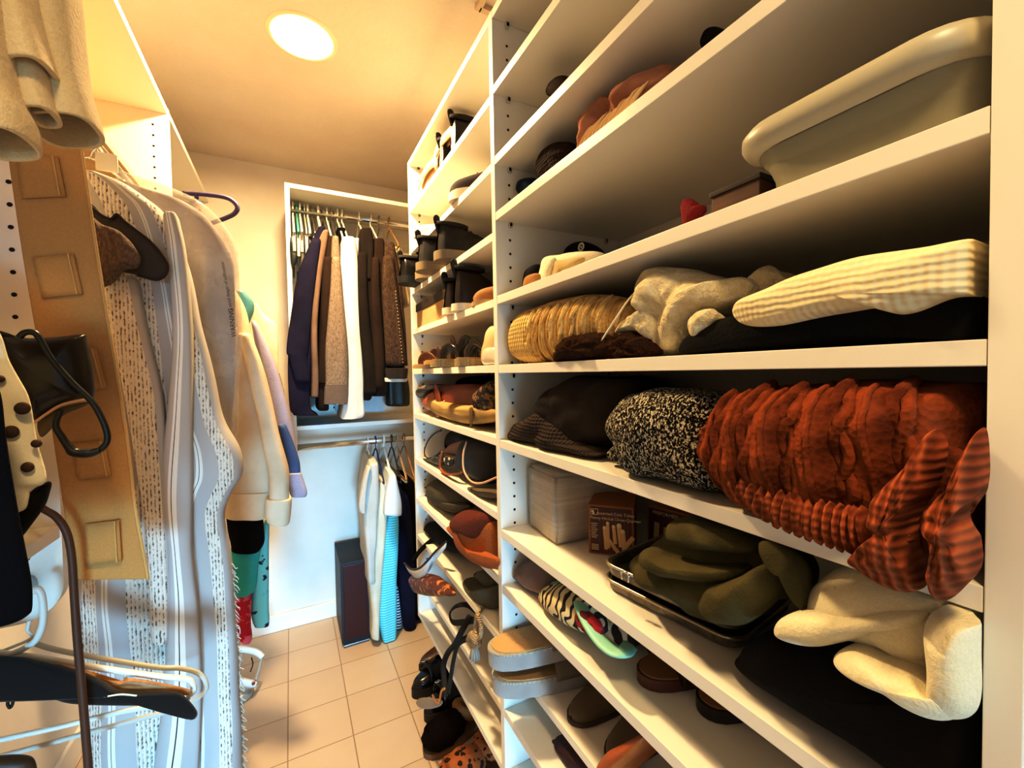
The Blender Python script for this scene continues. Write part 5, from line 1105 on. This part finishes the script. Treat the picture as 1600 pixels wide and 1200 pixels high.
# --- cream denim jacket etc. ---
DN=F('cream denim','#e0cdb4','#d0bba0',40,.2)
t=lhung('denim_jacket','cream denim jacket with turned-back cuff hanging behind the plastic bag','jacket',DN,[(440,330,360),(470,335,378),(500,338,388),(560,340,400),(650,345,415),(700,346,424),(745,348,426),(790,352,420),(806,354,418)],1.5,.04,.06,n=40,fold=.005,fk=60,amp=.004,parts=[
 ('sleeve',DN,[(520,372,392),(560,382,408),(620,395,424),(680,408,438),(735,420,452),(770,420,452),(782,420,452)],dict(y=1.46,df=.04,db=.04,n=28,amp=.004)),
 ('cuff',DN,[(776,416,455),(782,414,456),(800,414,455),(813,417,453),(816,421,450)],dict(y=1.46,df=.046,db=.046,n=28)),
 ('hem_band',DN,[(766,348,424),(770,347,425),(800,351,421),(807,353,419)],dict(y=1.5,df=.048,db=.066,n=40))])
LV=F('lavender cotton','#b7aebd','#a49baa',30); SL=F('slate blue cotton','#5b6d94','#4a5a80',30)
lhung('shirt','lavender shirt with slate blue sleeve lining hanging behind the cream jacket','shirt',LV,[(500,392,400),(560,402,428),(620,410,446),(680,418,460),(740,424,466),(760,428,466)],1.62,.03,.05,n=32,fold=.004,fk=80,parts=[
 ('sleeve_lining',SL,[(662,434,446),(690,438,458),(720,442,468),(744,446,470)],dict(y=1.585,df=.02,db=.02)),
 ('cuff',LV,[(738,448,470),(745,448,473),(768,452,480),(776,455,478)],dict(y=1.58,df=.022,db=.022))])
TLS=M('teal satin','#5f9198',.35,'fabric','#4c7c84')
lhung('blouse','shiny teal blouse collar peeking out beside the plastic bag','blouse',TLS,[(454,362,380),(470,362,395),(485,362,397),(500,362,392),(520,362,385)],1.72,.02,.03,n=24,fold=.003)
lhung('lace_blouse','sheer cream lace blouse hanging behind the teal blouse','blouse',F('cream lace sheer','#eadcc4','#dac9ac',60),[(474,396,403),(490,390,412),(505,386,430),(520,386,434),(580,390,436),(640,405,438),(670,415,440)],1.78,.02,.04,n=32,fold=.004,fk=100)
lhung('scarf','dark brown gold scarf edge between the lavender shirt and the wardrobe','scarf',M('brown gold','#4a3418',.7,'patch','#a8803f',40,.1),[(580,428,436),(620,432,446),(660,438,450),(690,442,451)],1.84,.01,.03,n=16,fold=.002)
# --- below the denim jacket ---
lhung('skirt','black skirt hanging below the cream denim jacket','skirt',F('deep black','#0b0a0a','#080707'),[(800,352,410),(830,356,413),(848,360,413),(862,362,404)],1.56,.03,.05,n=30,fold=.003)
TQ=F('teal jersey','#4cc2c2','#40b0b0',30)
lhung('t_shirt','teal t-shirt hem hanging below the black skirt','t-shirt',TQ,[(852,360,408),(880,363,404),(905,364,402),(922,365,398),(930,366,384)],1.60,.02,.05,n=30,fold=.004)
FLP=M('teal floral print','#7cc6c8',.85,'patch','#16202a',28,.1,fac=.60)
lhung('dress','teal dress with black floral print, hem above the floor by the back wall','dress',FLP,[(815,412,421),(860,406,420),(900,396,420),(950,392,420),(968,394,421),(978,398,420)],1.66,.02,.05,n=30,fold=.004)
lhung('dress','red and pink floral dress hem below the teal t-shirt','dress',M('red floral print','#c2213f',.85,'patch','#e47a97',22,.1,fac=.52),[(912,362,394),(940,364,393),(975,368,392),(995,372,394),(1002,378,392)],1.62,.02,.04,n=30,fold=.004)
# --- white appliance on the floor ---
AP=M('appliance white','#e4e4de',.35); AG=M('appliance grey','#b3b0a8',.3,metal=.4)
c=W(388,1092,z=0)
t=thing('handheld_appliance','white plastic appliance with a red button on the floor behind the shawl','appliance',c)
def P_(u,v,y): return W(u,v,y=y)
ya=c.y
bm=NB(); tube(bm,[P_(345,1014,ya+.1),P_(375,1014,ya+.08),P_(398,1018,ya+.06),P_(411,1027,ya+.04)],[.012,.013,.013,.012],10,flat=(1,.8)); obj('upper_arm',bm,AP,t)
bm=NB(); tube(bm,[P_(340,1062,ya),P_(372,1064,ya),P_(392,1068,ya),P_(400,1069,ya)],[.013,.014,.014,.012],10,flat=(1,.8)); obj('lower_arm',bm,AP,t)
bm=NB(); tube(bm,[P_(409,1028,ya+.04),P_(405,1045,ya+.02),P_(400,1062,ya)],.007,8); obj('grip',bm,AG,t)
bm=NB(); tube(bm,[P_(378,1022,ya+.07),P_(374,1042,ya+.04),P_(374,1060,ya+.01)],.006,8); obj('grip',bm,AG,t)
bm=NB(); tube(bm,[P_(393,1027,ya+.05),P_(395,1038,ya+.03),P_(391,1050,ya+.02)],.0025,6); obj('cable',bm,PLK,t)
bm=NB(); blob(bm,P_(396,1068,ya-.014),(.0065,.004,.0065)); obj('button',bm,M('dull red','#8e3330',.4),t)
bm=NB(); b0=P_(385,1085,ya); lathe(bm,(b0.x-.03,ya+.03,.0005),[(.05,0),(.055,.006),(.05,.02),(.03,.032),(.012,b0.z+.01)],20); obj('base',bm,AG,t)
t=soft('floor_scale','pale blue white plastic bar on the floor behind the shawl hem','scale',M('pale blue plastic','#cfdfe2',.4),[(286,1190),(290,1168),(310,1152),(332,1140),(330,1156),(308,1176)],ax='y',val=1.42,front=.012,back=.05,zmin=.0005,amp=0)
# --- tan hanging organiser ---
TF=M('tan felt','#cfa068',.95,'felt','#c7975e',50,.2,spec=.1); TFE=F('tan binding','#e0b97f','#cfa468')
org=thing('hanging_organizer','tan felt hanging organizer strip with square pockets','organizer',W(170,900,y=.80))
orow=[(170,4,118),(240,12,128),(300,20,137),(400,35,152),(500,52,168),(600,70,185),(700,85,200),(800,100,212),(885,112,228),(906,117,231)]
obj('panel',hung(orow,.80,.003,.003,n=24,fold=.0025,fk=40,seed=4),TF,org,sub=1)
for e_ in (1,):
    bm=NB(); tube(bm,[W(r[2],r[0],y=.796) for r in orow],.0022,6); obj('edge_binding',bm,TFE,org)
for q in ([(26,240),(92,246),(104,308),(36,311)],[(52,402),(116,397),(130,460),(67,466)],[(96,546),(152,544),(168,606),(112,610)],[(113,692),(164,688),(175,743),(123,749)],[(134,818),(187,812),(191,876),(135,884)]):
    a,b,c_,d=[W(u,v,y=.795) for u,v in q]; bm=NB(); f_=bil(a,b,c_,d); grid(bm,6,6,lambda u,v:f_(u,v)+Vector((0,-.002,0))); obj('pocket',bm,TF,org,solid=.0025)
    bm=NB(); e=f_(.9,.03); e2=f_(.9,.97); tube(bm,[f_(.88,k/6)+Vector((0,-.005,0)) for k in range(7)],.0012,5); obj('pocket_seam',bm,TFE,org)
bm=NB(); tube(bm,[W(60,172,y=.80),W(62,120,y=.80),W(60,60,y=.80)]+[Vector((RXL+.03,.80,1.78))],.004,6); obj('hanging_loop',bm,TFE,org)
# --- black leather pouch with strap ---
BL=M('brown black leather','#1d1410',.3,'fabric','#140d0a',20,.05)
t=soft('leather_pouch','brown black leather pouch with thin strap hanging over the felt organizer','pouch',BL,[(-10,524),(40,528),(90,526),(131,522),(136,532),(146,575),(147,622),(122,624),(95,632),(72,646),(56,658),(20,640),(-15,620)],ax='y',val=.72,front=.03,back=.015,amp=.001,n=56,parts=[('lining',M('olive lining','#6e5a38',.8),[(58,660),(75,648),(100,634),(138,627),(134,634),(98,650),(66,684)],dict(ax='y',val=.725,front=.004,back=.004,amp=0,n=36))])
bm=NB(); tube(bm,[W(u,v,y=.70) for u,v in ((54,660),(72,647),(95,633),(122,626),(139,625))],.0016,6); o=obj('piping',bm,M('pale piping','#cfc3b2',.5),t)
bm=NB(); tube(bm,[W(u,v,y=.685) for u,v in ((30,527),(38,520),(50,519),(60,526),(80,560),(110,595),(142,626),(156,648),(166,672),(167,690),(157,703)) ],.0034,6); obj('strap',bm,PLK,t)
bm=NB(); tube(bm,[W(u,v,y=.685) for u,v in ((157,703),(140,708),(117,707),(108,699),(96,682),(87,664),(95,640))],[.0034,.0055,.0055,.004,.0034,.003],6); obj('strap',bm,PLK,t)
bm=NB(); tube(bm,[W(20,528,y=.715),W(-40,500,y=.70),Vector((-.38,.68,1.44)),Vector((-.40,.68,1.464))],.0032,6); obj('strap',bm,PLK,t)
# --- polka dot and black garments at far left ---
PD=M('polka cream','#efe3c4',.85,'fabric','#e2d4b2',30,.1)
def mirrored(px_,y,neck,xm=-.40):
    R_=[W(u,v,y=y) for u,v in px_]
    return [Vector((xm+.05,y,neck))]+R_+[Vector((2*xm-p.x,y,p.z)) for p in R_[::-1]]+[Vector((xm-.05,y,neck))]
t=soft('polka_dot_top','cream polka dot top with dark brown dots and black hem at the far left','top',PD,mirrored([(-90,500),(-20,505),(4,522),(16,560),(32,590),(46,618),(54,660),(64,705),(75,752),(50,764),(47,784),(30,802),(-90,806)],.56,1.41),ax='y',val=.56,front=.02,back=.03,amp=.003,n=110,K=10,parts=[('hem_trim',BLACK,[(30,800),(47,784),(50,766),(76,752),(74,768),(64,796),(38,832),(20,850),(0,830)],dict(ax='y',val=.57,front=.01,back=.02,amp=.002,n=40))])
hanger('clothes_hanger','white hanger of the polka dot top at the left edge',PLW,(-.40,.56,1.462),.12,'x',.05)
DOT=M('dot brown','#45290f',.8)
for (u,v,r) in ((35,638,.0105),(17,675,.0105),(57,693,.007),(43,730,.0085),(0,592,.006)):
    p=W(u,v,y=.551); bm=NB(); blob(bm,p,(r*.52,.004,r*.55)); obj('dot',bm,DOT,t)
soft('long_dress','black dress hanging at the far left edge in front of the polka dot top','dress',F('navy black','#0d0d14','#08080d'),mirrored([(-140,545),(-30,570),(2,610),(10,680),(22,760),(38,830),(48,890),(52,945),(46,962),(10,978),(-120,1000)],.50,1.40),ax='y',val=.50,front=.02,back=.03,amp=.003,n=110,K=10)
hanger('clothes_hanger','black hanger of the dress at the far left edge',PLK,(-.40,.50,1.462),.1,'x',.05)
# --- brown cord ---
o=(lambda bm:(tube(bm,[Vector((-.40,.74,1.465)),W(-60,600,y=.76),W(20,740,y=.76)]+[W(u,v,y=.76) for u,v in ((45,775),(66,794),(88,808),(104,832),(112,870),(116,930),(121,1000),(130,1100),(138,1200),(142,1260))],[.0032,.0035,.0042,.0042,.0045,.0045],8),obj('leather_strap',bm,M('brown strap','#3a2414',.6)))[1])(NB()); recenter(o); tag(o,'dark brown leather strap trailing down beside the tan organizer','strap')
# --- lower hangers ---
yh=.81
t=thing('clothes_hanger','white plastic hanger with notches, front one at the bottom left','hanger',W(60,920,y=yh))
bm=NB(); tube(bm,[W(u,v,y=yh) for u,v in ((51,926),(58,920),(65,930),(68,955),(66,978),(56,1000),(40,1012),(20,1021),(6,1024))],.0042,8); obj('hook',bm,PLW,t)
bm=NB(); tube(bm,[W(u,v,y=yh) for u,v in ((-60,1010),(10,1022),(60,1028),(150,1043),(240,1056),(290,1061),(301,1068),(302,1080),(294,1088))],.0042,8); obj('arm',bm,PLW,t)
bm=NB(); tube(bm,[W(u,v,y=yh) for u,v in ((-60,1170),(0,1156),(100,1134),(200,1110),(270,1101),(296,1090))],.0036,8); obj('cross_bar',bm,PLW,t)
bm=NB(); tube(bm,[W(u,v,y=yh) for u,v in ((196,1052),(197,1064),(203,1071),(211,1069),(213,1062))],.0022,6); obj('notch',bm,PLW,t)
t=thing('clothes_hanger','thin white plastic hanger with long cross bar behind the black velvet hanger','hanger',W(40,960,y=.835))
bm=NB(); tube(bm,[W(u,v,y=.835) for u,v in ((-60,1040),(45,1000),(43,985),(46,970))],.0022,6); obj('hook',bm,PLW,t)
bm=NB(); tube(bm,[W(u,v,y=.835) for u,v in ((-60,1195),(0,1182),(100,1155),(200,1128),(280,1106),(316,1085),(322,1068),(310,1052),(280,1044),(240,1042),(100,1018),(45,1002))],.0036,8); obj('frame',bm,CLR,t)
t=thing('clothes_hanger','black velvet hanger with curved tip at the bottom left','hanger',W(100,1060,y=.785))
obj('arm',puff([(-80,1030),(20,1026),(60,1034),(120,1048),(160,1066),(190,1082),(260,1082),(285,1086),(302,1102),(309,1115),(303,1124),(292,1118),(280,1104),(255,1101),(180,1101),(110,1098),(60,1088),(-80,1092)],ax='y',val=.785,front=.007,back=.007,amp=0,n=72,flat=.35),M('black velvet','#0f0c0a',.95,sheen=.3),t)
bm=NB(); tube(bm,[W(u,v,y=.775) for u,v in ((168,1088),(190,1085),(214,1087))],.0012,5); obj('printed_mark',bm,PLW,t)
bm=NB(); tube(bm,[W(u,v,y=.785) for u,v in ((14,1088),(12,1100),(16,1106),(20,1098),(18,1088))],.0018,6); obj('notch',bm,PLK,t)
t=thing('clothes_hanger','tan wooden hanger arm between the white and black hangers','hanger',W(200,1070,y=.798))
obj('arm',puff([(90,1036),(145,1053),(152,1062),(190,1066),(210,1061),(290,1076),(298,1084),(280,1086),(200,1078),(185,1079),(148,1073),(142,1060),(95,1045)],ax='y',val=.798,front=.004,back=.004,amp=0,n=60,flat=.3),WOODH,t)
o=soft('belt','brown leather belt loop at the bottom left corner','belt',M('belt brown','#4f361c',.5),[(-40,1190),(0,1182),(40,1182),(55,1190),(58,1215),(45,1215),(42,1197),(0,1197),(-40,1205)],ax='y',val=.79,front=.01,back=.01,amp=0,n=40)
# --- cream wool coat at top left ---
CW=M('cream wool','#e3cda2',.95,'felt','#dac193',50,.3,sheen=.3,spec=.1)
t=thing('wool_coat','cream wool coat with folded cuffs hanging high at the top left','coat',W(60,250,y=.5))
def ob(nm,rows,y,d,seed=0): return obj(nm,hung(rows,y,d,d,n=30,fold=.0008,fk=30,seed=seed,openb=True,top=False),CW,t,sub=1,solid=.004,soff=-1)
ob('body',[(-120,58,106),(-60,55,112),(0,50,120),(60,46,126),(120,42,134),(170,42,148),(198,44,156),(206,46,157)],.53,.034,1)
ob('sleeve',[(-120,2,46),(-60,4,50),(0,7,56),(60,14,70),(100,18,82),(118,20,88)],.49,.026,2)
ob('cuff',[(90,25,68),(120,26,76),(160,32,84),(185,42,92)],.495,.019,3)
ob('sleeve',[(-120,-80,-2),(0,-80,8),(80,-80,16),(150,-70,30),(190,-60,50),(228,-50,56)],.47,.03,4)

V_=Vector
obj('shoulders',hung([(V_((-.365,.52,1.765)),V_((-.295,.52,1.765))),(V_((-.46,.52,1.735)),V_((-.20,.52,1.735))),(V_((-.50,.52,1.70)),V_((-.165,.52,1.70))),(V_((-.50,.52,1.672)),V_((-.165,.52,1.672)))],.51,.05,.05,n=30,fold=.001),CW,t,sub=1)
hanger('clothes_hanger','hanger of the cream wool coat at the top left',WOODH,(RXL,.52,1.792),.13,'x',.04)
